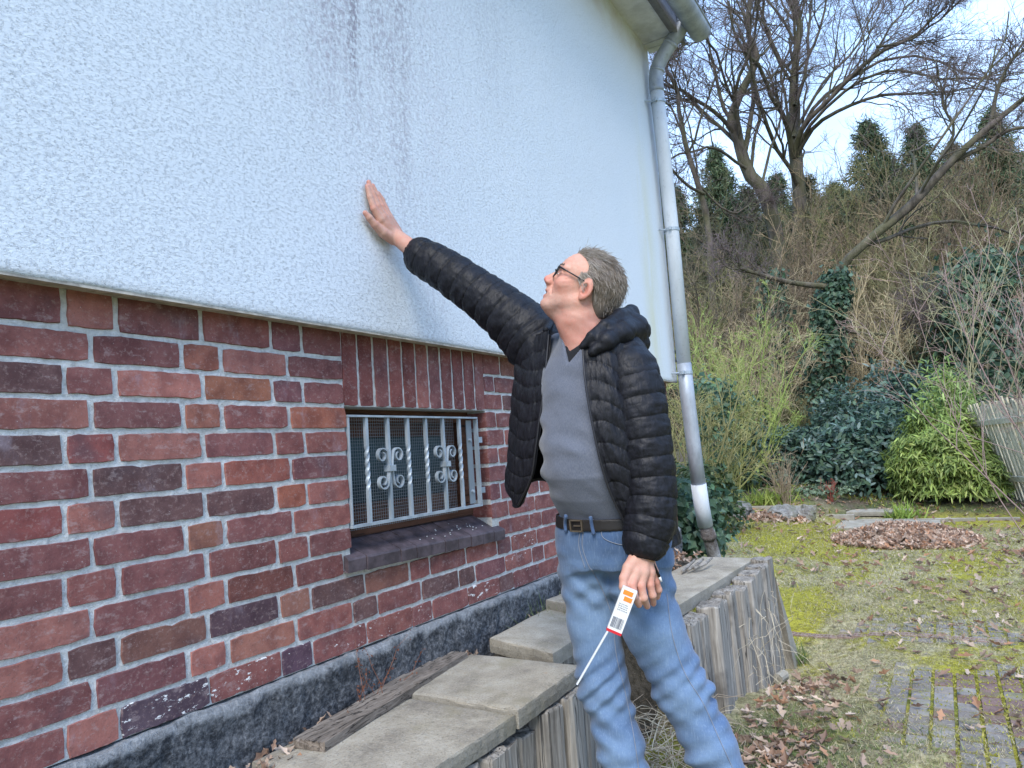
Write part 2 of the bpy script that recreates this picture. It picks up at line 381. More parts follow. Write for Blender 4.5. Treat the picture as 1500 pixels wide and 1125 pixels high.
def m_jacket():
    s = NT('black_quilted_nylon'); a = s.attr('col')
    n = s.noise(90, 4, .6, s.map((1, 1, .5)), .8); n2 = s.noise(18, 4, .6, None, .6)
    c = s.mix(s.ramp(n, .3, .7), (.007, .0075, .010), (.013, .0135, .019)); c = s.mix(1., c, a, 'MULTIPLY')
    nb = s.bump(n2, .16, .008); nb = s.bump(n, .5, .004, nb)
    return s.done(c, s.ramp(n2, .3, .7, .47, .53), nb, Specular_IOR_Level=.20)
def m_shirt():
    s = NT('grey_knit_shirt'); f = s.noise(420, 3, .6, s.map((1, 1, .35))); g = s.noise(7, 3, .6)
    c = s.mix(s.ramp(f, .3, .7), (.085, .098, .135), (.125, .14, .18))
    return s.done(c, .93, s.bump(f, .35, .0012), Sheen_Weight=.2)
def m_skin():
    s = NT('skin'); a = s.attr('col'); n = s.noise(70, 4, .6); f = s.noise(300, 3, .6)
    c = s.mix(s.mul(s.ramp(n, .4, .7), .4), a, s.mix(1., a, (.95, .70, .64), 'MULTIPLY')); c = s.mix(s.mul(s.ramp(s.noise(22, 3, .6), .45, .65), .35), c, s.mix(1., a, (1.08, .80, .76), 'MULTIPLY')); c = s.mix(s.mul(s.ramp(f, .56, .72), .22), c, (.22, .12, .09))
    nb = s.bump(f, .45, .0012); nb = s.bump(n, .35, .003, nb)
    return s.done(c, .58, nb, Subsurface_Weight=.06, Subsurface_Scale=.006, Specular_IOR_Level=.35)
M = dict(
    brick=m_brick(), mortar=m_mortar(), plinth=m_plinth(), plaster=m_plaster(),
    bead=m_simple('plaster_soffit', (.42, .38, .33), .9, nscale=25, var=.35, bump=.5),
    zinc=m_zinc('weathered_zinc', (.25, .28, .33), (.42, .46, .52), 6, .25), zincw=m_zinc('painted_pipe_zinc', (.46, .50, .54), (.56, .60, .65), 5, .0, .6),
    galv=m_zinc('galvanised_steel', (.30, .35, .40), (.46, .52, .58), 14, .35, .5),
    castiron=m_bark('flaking_standpipe', (.17, .15, .14), (.42, .42, .43), (.09, .07, .06), .7, 18),
    soffit=m_simple('painted_soffit_board', (.52, .53, .56), .8, nscale=9, var=.15), fascia=m_simple('grey_fascia_board', (.15, .15, .165), .8, nscale=9, var=.2),
    window=m_wood('brown_window_wood', (.045, .02, .012), (.10, .045, .028), (.15, .07, .045), 30, 0), glass=m_simple('dark_window_glass', (.03, .045, .055), .12, 0),
    curtain=m_simple('drawn_blind', (.045, .075, .085), .8, nscale=6, var=.3), wire=m_simple('wire_mesh_steel', (.25, .28, .31), .5, .3),
    dark=m_simple('cellar_dark', (.01, .01, .012), 1.),
    tile=m_simple('sill_clinker', (.075, .058, .066), .55, nscale=18, var=.4, bump=.5, bscale=120),
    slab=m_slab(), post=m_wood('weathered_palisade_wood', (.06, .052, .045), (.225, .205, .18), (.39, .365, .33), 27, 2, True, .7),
    plank=m_wood('old_plank_wood', (.055, .045, .035), (.17, .14, .115), (.30, .255, .21), 60, 0),
    fence=m_wood('bleached_fence_wood', (.28, .25, .17), (.60, .54, .40), (.74, .68, .54), 24, 2, True, .25),
    ground=m_ground(), paver=None, leaf=m_vcol('dry_leaf', .7, .25), green=m_vcol('living_leaf', .5, .3, .4), grass=m_vcol('grass_blade', .7, .3),
    needle=m_vcol('conifer_needle', .7, .15), bark=m_bark('oak_bark', (.05, .042, .034), (.13, .11, .09), (.085, .09, .035), .5, 5),
    twig=m_vcol('bare_twig', .85, 0), rock=m_bark('field_stone', (.16, .15, .14), (.32, .31, .29), (.14, .15, .05), .5, 14),
    denim=m_denim(), jacket=m_jacket(), shirt=m_shirt(), skin=m_skin(), hair=m_vcol('grey_brown_hair', .55, 0, .4),
    under=m_simple('black_undershirt', (.015, .016, .02), .9), belt=m_simple('black_leather', (.018, .016, .016), .45, bump=.3), buckle=m_simple('brass_buckle', (.35, .30, .22), .35, .9),
    specs=m_simple('black_plastic', (.012, .012, .014), .25), lens=None, thread=m_simple('seam_thread', (.20, .22, .27), .9), eye=m_simple('eye_white', (.7, .66, .62), .2), tooth=m_simple('teeth', (.75, .72, .66), .3),
    white=m_simple('white_lacquer', (.62, .63, .64), .5), orange=m_simple('orange_print', (.85, .22, .03), .6), ink=m_simple('grey_print', (.16, .17, .2), .6), red=m_simple('red_end_cap', (.50, .02, .03), .45), alu=m_simple('aluminium_rod', (.62, .64, .68), .35, .5),
    zipm=m_simple('zip_teeth', (.03, .03, .035), .35, .3), shoe=m_simple('shoe_leather', (.035, .025, .02), .5),
    terra=m_simple('clay_drain', (.24, .175, .15), .9, nscale=30, var=.3, bump=.4),
)
def m_lens():
    s = NT('spectacle_lens'); g = s.n('ShaderNodeBsdfTransparent'); gl = s.n('ShaderNodeBsdfGlossy', {'Roughness': .02}); mxs = s.n('ShaderNodeMixShader'); mxs.inputs[0].default_value = .12
    s.t.links.new(g.outputs[0], mxs.inputs[1]); s.t.links.new(gl.outputs[0], mxs.inputs[2]); s.t.links.new(mxs.outputs[0], s.out.inputs[0]); return s.m
M['lens'] = m_lens()
def m_paver():
    s = NT('concrete_paver'); P = s.shifted(); n = s.noise(12, 5, .65, P); f = s.noise(120, 4, .7, P)
    c = s.mix(s.ramp(n, .3, .7), s.info('Color'), s.mix(1., s.info('Color'), (.62, .62, .66), 'MULTIPLY'))
    c = s.mix(s.mul(s.ramp(s.noise(9, 5, .7, P), .5, .66), .7), c, (.17, .17, .045)); c = s.mix(s.mul(s.ramp(f, .5, .7), .35), c, (.36, .36, .36))
    return s.done(c, .95, s.bump(f, .7, .004))
M['paver'] = m_paver()
# ------------------------------------------------------------------ house
PK = .0833; XC = 4.372; WX0, WX1, WZ0, WZ1 = .876, 1.787, .3332, .8330; XP = 4.437; YP = -.072; ZP = 1.094
house = thing('house', 'house corner with white scratched plaster above a red brick base and one barred cellar window', 'house', (2, .5, 0))
def H(p): return [p[0]-2, p[1]-.5, p[2]]
def hobj(mb, name, mat, **k):
    par = k.pop('parent', house); o = mb.build(name, mat, None, **k); o.parent = par
    o.matrix_parent_inverse = par.matrix_world.inverted() if par is not house else Matrix.Translation((-2, -.5, 0)); return o
def setpar(o, par, world_of_par=(2, .5, 0)):
    o.parent = par; o.matrix_parent_inverse = Matrix.Translation([-v for v in world_of_par]); return o

# plaster wall: a thick slab standing proud of the bricks, cut slightly uneven at its lower edge
def plaster_wall():
    xs = np.concatenate([np.linspace(-3, XP-.02, 260), [XP-.006, XP]]); zs = np.concatenate([[ZP, ZP+.004], np.linspace(ZP+.012, 3.83, 60)])
    X, Z = np.meshgrid(xs, zs, indexing='ij'); Y = np.full_like(X, YP)+.0018*fbm(np.stack([X*3, X*0, Z*3], -1), 3)
    Y[:, 0] += .004; Y[-1] += .006; Z = Z.copy(); Z[:, 0] += .0022*fbm(np.stack([xs*14, xs*0, xs*0], -1), 3, 5)
    n, m = X.shape; idx = np.arange(n*m).reshape(n, m); V = np.stack([X, Y, Z], -1).reshape(-1, 3)
    q = np.stack([idx[:-1, :-1], idx[1:, :-1], idx[1:, 1:], idx[:-1, 1:]], -1).reshape(-1, 4)
    mb = MB(); mb.add(V, q)
    # end face round the corner
    b = V[idx[-1]]; e = b.copy(); e[:, 1] = 6; k = len(b); mb.add(np.concatenate([b, e]), np.array([[i, i+k, i+k+1, i+1] for i in range(k-1)]))
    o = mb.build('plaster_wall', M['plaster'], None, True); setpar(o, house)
    mb = MB(); b = V[idx[:, 0]]; e = b.copy(); e[:, 1] = .03; e[:, 2] = ZP+.002; k = len(b)
    mb.add(np.concatenate([b, e]), np.array([[i, i+1, i+1+k, i+k] for i in range(k-1)]))
    mb.box(((-3+XP)/2, YP+.006, ZP-.002), (XP+3, .008, .007)); mb.box((XP-.035, 3.03, ZP+.006), (.07, 6, .008))
    setpar(mb.build('plaster_underside', M['bead'], None), house)
plaster_wall()

# brick base: mortar body, then every brick
base = link('brick_base', None); base.empty_display_size = .1; setpar(base, house)
def mortar_grid(mb, x0, x1, z0, z1, y, y1=.30):
    nx = max(2, int((x1-x0)/.012)); nz = max(2, int((z1-z0)/.012)); X, Z = np.meshgrid(np.linspace(x0, x1, nx), np.linspace(z0, z1, nz), indexing='ij')
    Pn = np.stack([X, X*0, Z], -1); Y = y+.0022*fbm(Pn*38, 3)+.0008*fbm(Pn*9, 2, 3)
    Y[0] = Y[-1] = y; Y[:, 0] = y; Y[:, -1] = y
    idx = np.arange(nx*nz).reshape(nx, nz); q = np.stack([idx[:-1, :-1], idx[1:, :-1], idx[1:, 1:], idx[:-1, 1:]], -1).reshape(-1, 4)
    mb.add(np.stack([X, Y, Z], -1).reshape(-1, 3), q)
    cx, cz = (x0+x1)/2, (z0+z1)/2; V = np.array([[x, yy, z] for yy in (y, y1) for z in (z0, z1) for x in (x0, x1)])
    mb.add(V, np.array([[0, 4, 5, 1], [2, 3, 7, 6], [0, 2, 6, 4], [1, 5, 7, 3], [4, 6, 7, 5]]))
mm = MB(); yM = .0046
mortar_grid(mm, -1.2, WX0, 0, ZP+.02, yM); mortar_grid(mm, WX1, XC-.004, 0, ZP+.02, yM); mortar_grid(mm, WX0, WX1, 0, WZ0-.035, yM); mortar_grid(mm, WX0, WX1, WZ1, ZP+.02, yM)
mm.box((-2.1, .15, .55), (1.79, .29, 1.1)); mm.box((XC-.154, 3.15, .54), (.29, 5.7, 1.08))
o = mm.build('mortar', M['mortar'], None, False); o.parent = base

BR = [((.135, .060, .062), 6), ((.160, .068, .066), 6), ((.138, .060, .060), 5), ((.180, .078, .072), 4), ((.092, .054, .056), .8), ((.205, .095, .085), 1.4), ((.155, .076, .062), .8), ((.125, .056, .064), 4)]
BW = np.array([w for _, w in BR]); BW = BW/BW.sum()
def brick_mesh(w, h, dep, rng, axis='h', chip=.5):
    a, b = w/2, h/2; c = .004; pts = []
    def side(p, q, n):
        for i in range(n): t = i/n; pts.append([p[0]+(q[0]-p[0])*t, p[1]+(q[1]-p[1])*t])
    nx = max(4, int(w/.022)); nz = max(3, int(h/.022))
    side((-a+c, -b), (a-c, -b), nx); side((a, -b+c), (a, b-c), nz); side((a-c, b), (-a+c, b), nx); side((-a, b-c), (-a, -b+c), nz)
    P = np.array(pts); P += rng.normal(0, .0009, P.shape)
    for _ in range(rng.poisson(chip)):          # knocked corners and edges
        k = rng.randint(len(P)); P[k] *= 1-rng.uniform(.008, .035)/max(abs(P[k]).max()/a, .3)
    n = len(P); ty, tz = rng.normal(0, .005), rng.normal(0, .010); out = rng.normal(-.0006, .0008)
    def ring(s, y, tilt): Q = P.copy(); r = np.maximum(np.abs(Q), 1e-6); Q = Q-np.sign(Q)*s; return np.stack([Q[:, 0], y+tilt*(Q[:, 0]*ty+Q[:, 1]*tz), Q[:, 1]], -1)
    R = [ring(0, dep, 0), ring(0, .0035+out, 1), ring(.0014, out, 1)]
    V = np.concatenate(R+[np.array([[0, out, 0]])]); F = []
    for k in range(2):
        F += [(k*n+i, k*n+(i+1) % n, (k+1)*n+(i+1) % n, (k+1)*n+i) for i in range(n)]
    F += [(2*n+i, 2*n+(i+1) % n, 3*n) for i in range(n)]
    F = [tuple(reversed(f)) for f in F] if False else F
    return mesh('brick', V, F, False)
rb = np.random.RandomState(21); nbrick = [0]
def brick(x0, x1, z0, z1, dep=.03, paint=0., col=None, y=0., special=None):
    w, h = x1-x0, z1-z0
    if w < .02: return
    me = brick_mesh(w, h, dep, rb); c = col if col is not None else BR[rb.choice(len(BR), p=BW)][0]
    c = np.array(c)*rb.uniform(.88, 1.14); o = link('brick', me, M['brick']); o.parent = base
    o.location = ((x0+x1)/2, y, (z0+z1)/2); o.color = (*c, paint); nbrick[0] += 1; return o
JT = .0135
DK, OR_, LT, PU, RD = (.092, .056, .058), (.20, .10, .075), (.235, .105, .092), (.095, .062, .075), (.165, .056, .055)
special = {}    # (row, xcentre rounded .01): colour, read off the photograph
def spc(r, x, c): special.setdefault(r, []).append((x, c))
for r, x, c in [(8, -.2, DK), (8, .0, RD), (9, .12, (.13, .06, .062)), (9, .3, (.2, .09, .07)), (10, .35, (.2, .09, .06)), (10, .17, LT), (10, .1, LT), (7, .12, DK), (7, .3, LT), (7, .5, (.21, .08, .065)), (6, -.2, RD), (6, 0, LT), (7, .8, (.12, .055, .06)),
                (5, .3, OR_), (6, .62, (.22, .085, .06)), (3, .33, LT), (2, .25, (.13, .07, .06)), (2, .45, (.07, .045, .06)), (2, .62, (.16, .085, .07)), (2, .75, DK), (1, .55, (.215, .105, .085)), (1, .32, LT), (0, .2, (.065, .05, .07)), (0, .62, (.07, .045, .07)),
                (2, 1.0, (.08, .045, .055)), (2, 1.15, (.17, .085, .07)), (1, .95, DK), (1, 1.45, DK), (1, 1.6, DK), (3, .55, (.12, .05, .045)), (11, .3, (.19, .08, .06)), (9, .8, (.21, .085, .06))]: spc(r, x, c)
for r in range(13):
    seq = [(-.0625, .0625, 0), (.0625, .3125, 0), (.3125, .5625, 0)] if r % 2 == 0 else [(-.25, 0, 0), (0, .25, 0), (.25, .375, 0)]
    z0, z1 = r*PK+JT/2+(0 if r else -.004), (r+1)*PK-JT/2
    if r == 12: z1 = ZP+.012
    k0 = -2
    ivs = []
    for k in range(k0, 9):
        for a, b, _ in seq: ivs.append((a+k*.625, b+k*.625))
    for a, b in ivs:
        if b < -.42 or a > XC-.02: continue
        b = min(b, XC+.0)
        inwin = 4 <= r <= 9; insol = r >= 10; insill = r == 3
        pieces = [(a, b, '')]
        if inwin or insol or insill:
            l, rgt = (WX0, WX1) if inwin else (WX0-.008, WX1+.004) if insol else (.834, 1.852)
            pieces = []
            if a < l-.02: pieces.append((a, l+JT/2 if b > l-.13 and b >= l-.07 or b > l else b, 'L' if b > l-.07 else ''))
            if b > rgt+.05: pieces.append((rgt-JT/2-.004 if a < rgt+.07 else a, b, 'R' if a < rgt+.07 else ''))
            if a < l-.02 and b > l-.07: pieces[0] = (a, l+JT/2+.004, 'L')
        for p0, p1, sd in pieces:
            dep = .115 if sd and inwin else (.2 if p1 >= XC-.001 else .03)
            jt = JT*rb.uniform(.8, 1.3)*(.45 if r == 0 else 1); e0 = jt/2+rb.normal(0, .001); e1 = jt/2
            if p1 >= XC-.001: e1 = 0
            col = None; xc = (p0+p1)/2
            for sx, sc_ in special.get(r, []):
                if p0 <= sx <= p1: col = sc_
            paint = 0.
            if r == 0 and xc > .1 and xc < 2.4: paint = rb.choice([.25, .45, .7, .95], p=[.3, .3, .25, .15])
            if r == 0 and .1 < xc < .34: paint = .95
            if r in (1, 2) and 1.9 < xc < 2.5: paint = rb.choice([0, .7])
            brick(p0+e0, p1-e1, z0+rb.normal(0, .0008), z1+rb.normal(0, .0008), dep, paint, col)
sw = (WX1+.004-(WX0-.008))/11
for i in range(11):                                   # soldier course over the window
    x0 = WX0-.008+i*sw; brick(x0+JT/2, x0+sw-JT/2, WZ1+.002, ZP+.012, .12, 0, [None, (.18, .065, .05), (.14, .052, .05), (.12, .045, .045)][rb.randint(4)])
# corner returns seen end-on behind the man
for r in range(13):
    for k in range(3): 
        y0 = .2 if (r+k) % 2 else .2; a = .012+k*.25+(.0 if r % 2 else .12)
        me = brick_mesh(.238, PK-JT, .03, rb); o = link('brick', me, M['brick']); o.parent = base; o.rotation_euler = (0, 0, math.pi/2)
        o.location = (XC, a+.33, (r+.5)*PK); o.color = (*BR[rb.choice(len(BR), p=BW)][0], 0)

# clinker sill
sill = link('window_sill', None); setpar(sill, house)
ns = 11; sx0, sx1 = .836, 1.848; wS = (sx1-sx0)/ns
mbt = MB(); mbt.box(((WX0+WX1)/2, .06, .285), (WX1-WX0, .11, .03)); o = mbt.build('mortar_bed', M['mortar'], None); o.parent = sill
for i in range(ns):
    xc = sx0+(i+.5)*wS; hw = wS/2-.0018
    zf = .309-.020*(i/(ns-1)); yb = .125 if .0 < i < ns-1 else (.0 if False else .125)
    x0_, x1_ = xc-hw, xc+hw
    yb0 = .125
    zt = lambda y: zf+(y+.024)*(.368-zf)/.15
    f = rs.normal(0, .0012); V = []
    ys = [-.024, -.019, .0]+[yb0]
    prof = [(-.024+f, zf-.047), (-.0245+f, zf-.006), (-.020+f, zt(-.02)), (yb0, zt(yb0)), (yb0, zt(yb0)-.05), (0.0, zf-.044)]
    if i == 0 or i == ns-1: prof = [(p[0] if p[0] < .002 else min(p[0], .125), p[1]) for p in prof]
    for xx in (x0_, x1_):
        for y_, z_ in prof: V.append([xx+rs.normal(0, .0006), y_, z_+rs.normal(0, .0006)])
    n = len(prof)
    if i == 0: V = [[max(v[0], WX0+.001) if v[1] > .004 else v[0], v[1], v[2]] for v in V]
    if i == ns-1: V = [[min(v[0], WX1-.001) if v[1] > .004 else v[0], v[1], v[2]] for v in V]
    Fq = [(k, (k+1) % n, n+(k+1) % n, n+k) for k in range(n)]+[tuple(range(n))[::-1], tuple(range(n, 2*n))]
    o = obj('sill_tile', np.array(V), Fq, M['tile']); o.parent = sill
mbt = MB(); 
for _ in range(34):
    a, b = rs.uniform(.9, 1.75), rs.uniform(-.01, .08); p = np.array([a, b, .309+(b+.024)*.4-.006]); mbt.box(p, (rs.uniform(.002, .006), .004, .003), jit=.001)
mbt.build('plaster_crumbs', M['plaster'], None, kind='stuff').parent = sill

# cellar window: wooden frame, blind behind dark glass, wire mesh
win = link('cellar_window', None); setpar(win, house)
yw = .105
def wbox(name, x0, x1, z0, z1, y0, y1, mat=M['window'], par=win):
    mb = MB(); mb.box(((x0+x1)/2, (y0+y1)/2, (z0+z1)/2), (x1-x0, y1-y0, z1-z0)); o = mb.build(name, mat, None); o.parent = par; return o
wbox('frame_rail', WX0, WX1, .785, .833, yw, yw+.06); wbox('frame_rail', WX0, WX1, .362, .405, yw-.004, yw+.06); wbox('frame_stile', WX0, WX0+.05, .405, .785, yw, yw+.06); wbox('frame_stile', 1.700, WX1, .405, .785, yw-.008, yw+.06)
wbox('sash_rail', WX0+.05, 1.70, .727, .785, yw+.018, yw+.05); wbox('sash_rail', WX0+.05, 1.70, .405, .478, yw+.018, yw+.05); wbox('sash_stile', 1.63, 1.70, .478, .727, yw+.016, yw+.05)
wbox('glass_pane', WX0+.05, 1.63, .478, .727, yw+.034, yw+.038, M['glass']); wbox('blind', WX0+.05, 1.63, .55, .727, yw+.030, yw+.033, M['curtain']); wbox('cellar_darkness', WX0, WX1, .36, .833, .2, .29, M['dark'])
mb = MB(); ym = .082; wt = .0009
for x in np.arange(WX0+.006, 1.635, .0125): mb.box((x, ym, .597), (wt*1.3, wt, .42))
for z in np.arange(.39, .80, .0125): mb.box(((WX0+1.635)/2, ym-.001, z), (1.635-WX0, wt, wt*1.3))
o = mb.build('wire_mesh', M['wire'], None, kind='stuff'); o.parent = win

# wrought grille
gr = link('window_grille', None); setpar(gr, house); yg = .004
def gbar(name, mb): o = mb.build(name, M['wire'] if name == 'lock_plate' else M['galv'], None, False); o.parent = gr; return o
gx0, gx1, gz0, gz1 = .882, 1.703, .411, .798
gbar('grille_rail', MB().box(((gx0+gx1)/2, yg, gz1), (gx1-gx0, .022, .007))); gbar('grille_rail', MB().box(((gx0+gx1)/2, yg, gz0), (gx1-gx0, .024, .010)))
gbar('grille_stile', MB().box((gx0+.003, yg, (gz0+gz1)/2), (.006, .022, gz1-gz0-.012))); gbar('grille_stile', MB().box((gx1-.003, yg, (gz0+gz1)/2), (.006, .022, gz1-gz0-.012)))
gbar('lock_plate', MB().box((gx1-.040, yg+.014, (gz0+gz1)/2), (.040, .004, gz1-gz0-.02)))
for z in (.70, .475):
    o = gbar('bracket', MB().box((gx1+.022, yg+.004, z), (.048, .006, .026)).tube([[gx1-.042, yg+.012, z], [gx1-.042, yg+.002, z]], .007, 10))
for i, x in enumerate([.982, 1.100, 1.218, 1.333, 1.450, 1.569]):
    mb = MB(); s = .0072; straight = i in (1, 4); zt0, zt1 = gz0+.12, gz1-.11
    zs = np.concatenate([[gz0+.004], np.linspace(zt0, zt1, 40), [gz1-.003]]); ang = np.concatenate([[0], np.linspace(0, 0 if straight else math.pi*2.5, 40), [0 if straight else math.pi*2.5]])
    a = np.pi/4+np.arange(4)*np.pi/2; rr = s*1.3
    V = np.stack([x+rr*np.cos(a[None]+ang[:, None]), yg+rr*np.sin(a[None]+ang[:, None]), np.repeat(zs[:, None], 4, 1)], -1).reshape(-1, 3)
    idx = np.arange(len(zs)*4).reshape(-1, 4); q = np.stack([idx[:-1], np.roll(idx[:-1], -1, 1), np.roll(idx[1:], -1, 1), idx[1:]], -1).reshape(-1, 4)
    mb.add(V, q); gbar('twisted_bar' if not straight else 'straight_bar', mb)
for xs_ in (1.100, 1.450):
    gbar('collar', MB().box((xs_, yg-.006, .604), (.034, .030, .022)))
    for sx in (-1, 1):
        for sz in (-1, 1):
            t = np.linspace(0, 1, 34); P = []
            c = np.array([xs_+sx*.045, .604+sz*.048]); start = np.array([xs_+sx*.0085, .604+sz*.004])
            # stem then volute
            th = np.linspace(math.pi if sx > 0 else 0, (math.pi-1.55*math.pi*1.55) if sx > 0 else 1.55*math.pi*1.55, 26); rad = np.linspace(.030, .011, 26)
            vol = [[c[0]+rad[k]*math.cos(th[k]), c[1]+sz*rad[k]*math.sin(th[k])] for k in range(26)]
            stem = [start, [xs_+sx*.010, .604+sz*.022]]
            PP = smoothpath(np.array([[p[0], yg-.006, p[1]] for p in stem+vol[1:]]), 60)
            T = np.gradient(PP, axis=0); T = nrm(T); N = np.cross(T, [0, 1, 0]); V = []
            for p, n_ in zip(PP, N):
                for a_, b_ in ((-1, -1), (1, -1), (1, 1), (-1, 1)): V.append(p+n_*a_*.0024+np.array([0, b_*.0075, 0]))
            idx = np.arange(len(PP)*4).reshape(-1, 4); q = np.stack([idx[:-1], np.roll(idx[:-1], -1, 1), np.roll(idx[1:], -1, 1), idx[1:]], -1).reshape(-1, 4)
            mb = MB(); mb.add(V, q); mb.add(np.array(V)[:4], np.array([[0, 1, 2, 3]])); mb.add(np.array(V)[-4:], np.array([[0, 1, 2, 3]])); gbar('scroll', mb)

# concrete plinth
xs = np.linspace(-1.2, XC, 330); zs = np.linspace(-1.0, -.004, 64); X, Z = np.meshgrid(xs, zs, indexing='ij'); Pn = np.stack([X, X*0, Z], -1)
Y = -.022+.012*fbm(Pn*9, 3)+.009*fbm(Pn*38, 4, 4)-.008*np.clip(fbm(Pn*22, 3, 8), 0, 1); Z = Z+.0; Z[:, -1] += .010*fbm(np.stack([xs*16, xs*0, xs*0], -1), 4)
Y[:, -1] += .014; n, m = X.shape; idx = np.arange(n*m).reshape(n, m); V = np.stack([X, Y, Z], -1).reshape(-1, 3)
q = np.stack([idx[:-1, :-1], idx[1:, :-1], idx[1:, 1:], idx[:-1, 1:]], -1).reshape(-1, 4); mb = MB(); mb.add(V, q)
t = V[idx[:, -1]]; e = t.copy(); e[:, 1] = .05; e[:, 2] = -.006; k = len(t); mb.add(np.concatenate([t, e]), np.array([[i, i+1, i+1+k, i+k] for i in range(k-1)]))
mb.box((XC-.1, 3, -.5), (.2, 6, .985)); setpar(mb.build('concrete_plinth', M['plinth'], None, True), house)

# eaves: soffit boards, fascia, gutter
SZ = 3.815; ex = 4.50
mb = MB(); mb.box((1.0, -.20, SZ+.012), (2*(4.34-1.0), .27, .022)); setpar(mb.build('soffit_board', M['soffit'], None), house)
for x0, x1 in ((4.348, 4.42), (4.428, ex)):
    mb = MB(); mb.box(((x0+x1)/2, -.20, SZ+.009), (x1-x0, .27, .022)); setpar(mb.build('soffit_board', M['soffit'], None), house)
mb = MB(); mb.box((1.0, -.352, SZ+.055), (2*(ex-1.0), .028, .17)); setpar(mb.build('fascia_board', M['fascia'], None), house)
mb = MB(); mb.box((1.0, -.322, SZ-.006), (2*(4.33-1.0), .03, .02)); setpar(mb.build('soffit_batten', M['fascia'], None), house)
mb = MB(); V = np.array([[-3, -.40, 3.94], [ex+.02, -.40, 3.94], [ex+.02, 3, 6.0], [-3, 3, 6.0]]); V2 = V+[0, 0, .06]
mb.add(np.concatenate([V, V2]), np.array([[0, 3, 2, 1], [4, 5, 6, 7], [0, 1, 5, 4], [1, 2, 6, 5], [2, 3, 7, 6], [3, 0, 4, 7]])); setpar(mb.build('roof', M['fascia'], None), house)
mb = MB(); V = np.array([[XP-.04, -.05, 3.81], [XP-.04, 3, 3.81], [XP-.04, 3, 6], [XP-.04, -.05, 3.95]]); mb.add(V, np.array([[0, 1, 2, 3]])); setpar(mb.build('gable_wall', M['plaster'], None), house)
# half-round gutter with bead, at y -.50
gy, gz_, gR = -.485, 3.86, .085; xs2 = np.array([-3, 0, 2, 3, 4, ex+.02]); a = np.linspace(math.pi, 2*math.pi, 15); V = []
for R_ in (gR, gR-.004):
    for x in xs2:
        for t in a: V.append([x, gy+R_*math.cos(t), gz_+R_*math.sin(t)])
V = np.array(V); K = len(a); nX = len(xs2); F = []
for s_ in (0, nX*K):
    for i in range(nX-1):
        for k in range(K-1): f = (s_+i*K+k, s_+i*K+k+1, s_+(i+1)*K+k+1, s_+(i+1)*K+k); F.append(f)
mb = MB(); mb.add(V, F); end = V[(nX-1)*K:nX*K]; mb.add(end, [tuple(range(K))])
mb.tube([[-3, gy-gR, gz_], [ex+.02, gy-gR, gz_]], .009, 8); gut = setpar(mb.build('gutter', M['zinc'], None, True), house)

# drainpipe: a thing of its own group of lengths fixed by brackets
dp = thing('drainpipe', 'grey zinc drainpipe with a swan-neck bend running down the white house corner', 'drainpipe', (4.62, -.16, -.2))
def dset(mb, name, mat, smooth=True, **k): o = mb.build(name, mat, None, smooth, **k); return setpar(o, dp, (4.62, -.16, -.2))
neck = smoothpath([[4.325, -.150, 3.38], [4.328, -.155, 3.52], [4.33, -.20, 3.63], [4.335, -.29, 3.74], [4.34, -.375, 3.83], [4.345, -.405, 3.93], [4.345, -.41, 3.99]], 30)
dset(MB().tube(neck, .056, 22), 'swan_neck', M['zinc'])
for i in (6, 14, 21, 27): dset(MB().tube([neck[i], neck[i+1]], .0590, 22), 'solder_ring', M['zinc'])
dset(MB().tube([[4.345, -.41, 3.97], [4.345, -.41, 4.0], [4.345, -.43, 4.22]], [.060, .066, .115], 22), 'funnel', M['zinc'])
dset(MB().tube([[4.325, -.150, 3.42], [4.36, -.15, 2.9], [4.395, -.15, 2.3], [4.395, -.15, 1.21]], .0535, 22), 'upper_pipe', M['zincw'])
dset(MB().tube([[4.395, -.15, 1.23], [4.41, -.15, .95], [4.45, -.15, .60], [4.492, -.15, .30]], .0550, 22), 'lower_pipe', M['zinc'])
dset(MB().tube([[4.488, -.15, .305], [4.52, -.15, .13], [4.57, -.15, -.02]], .0585, 22), 'sleeve', M['zincw'])
dset(MB().tube([[4.565, -.15, -.01], [4.62, -.155, -.12], [4.72, -.16, -.30], [4.78, -.165, -.46], [4.80, -.17, -.8]], [.053, .05, .05, .05, .05], 20), 'standpipe', M['castiron'])
dset(MB().tube([[4.60, -.153, -.08], [4.63, -.156, -.12]], .0585, 20), 'pipe_collar', M['castiron'])
for z, x in ((3.30, 4.333), (2.28, 4.395), (1.155, 4.398)):
    mb = MB().tube([[x, -.15, z-.012], [x, -.15, z+.012]], .0590, 22); mb.tube([[x-.05, -.12, z], [x-.09, -.072, z]], .006, 8); mb.box((x-.065, -.158, z), (.03, .016, .026)); dset(mb, 'pipe_bracket', M['galv'], False)
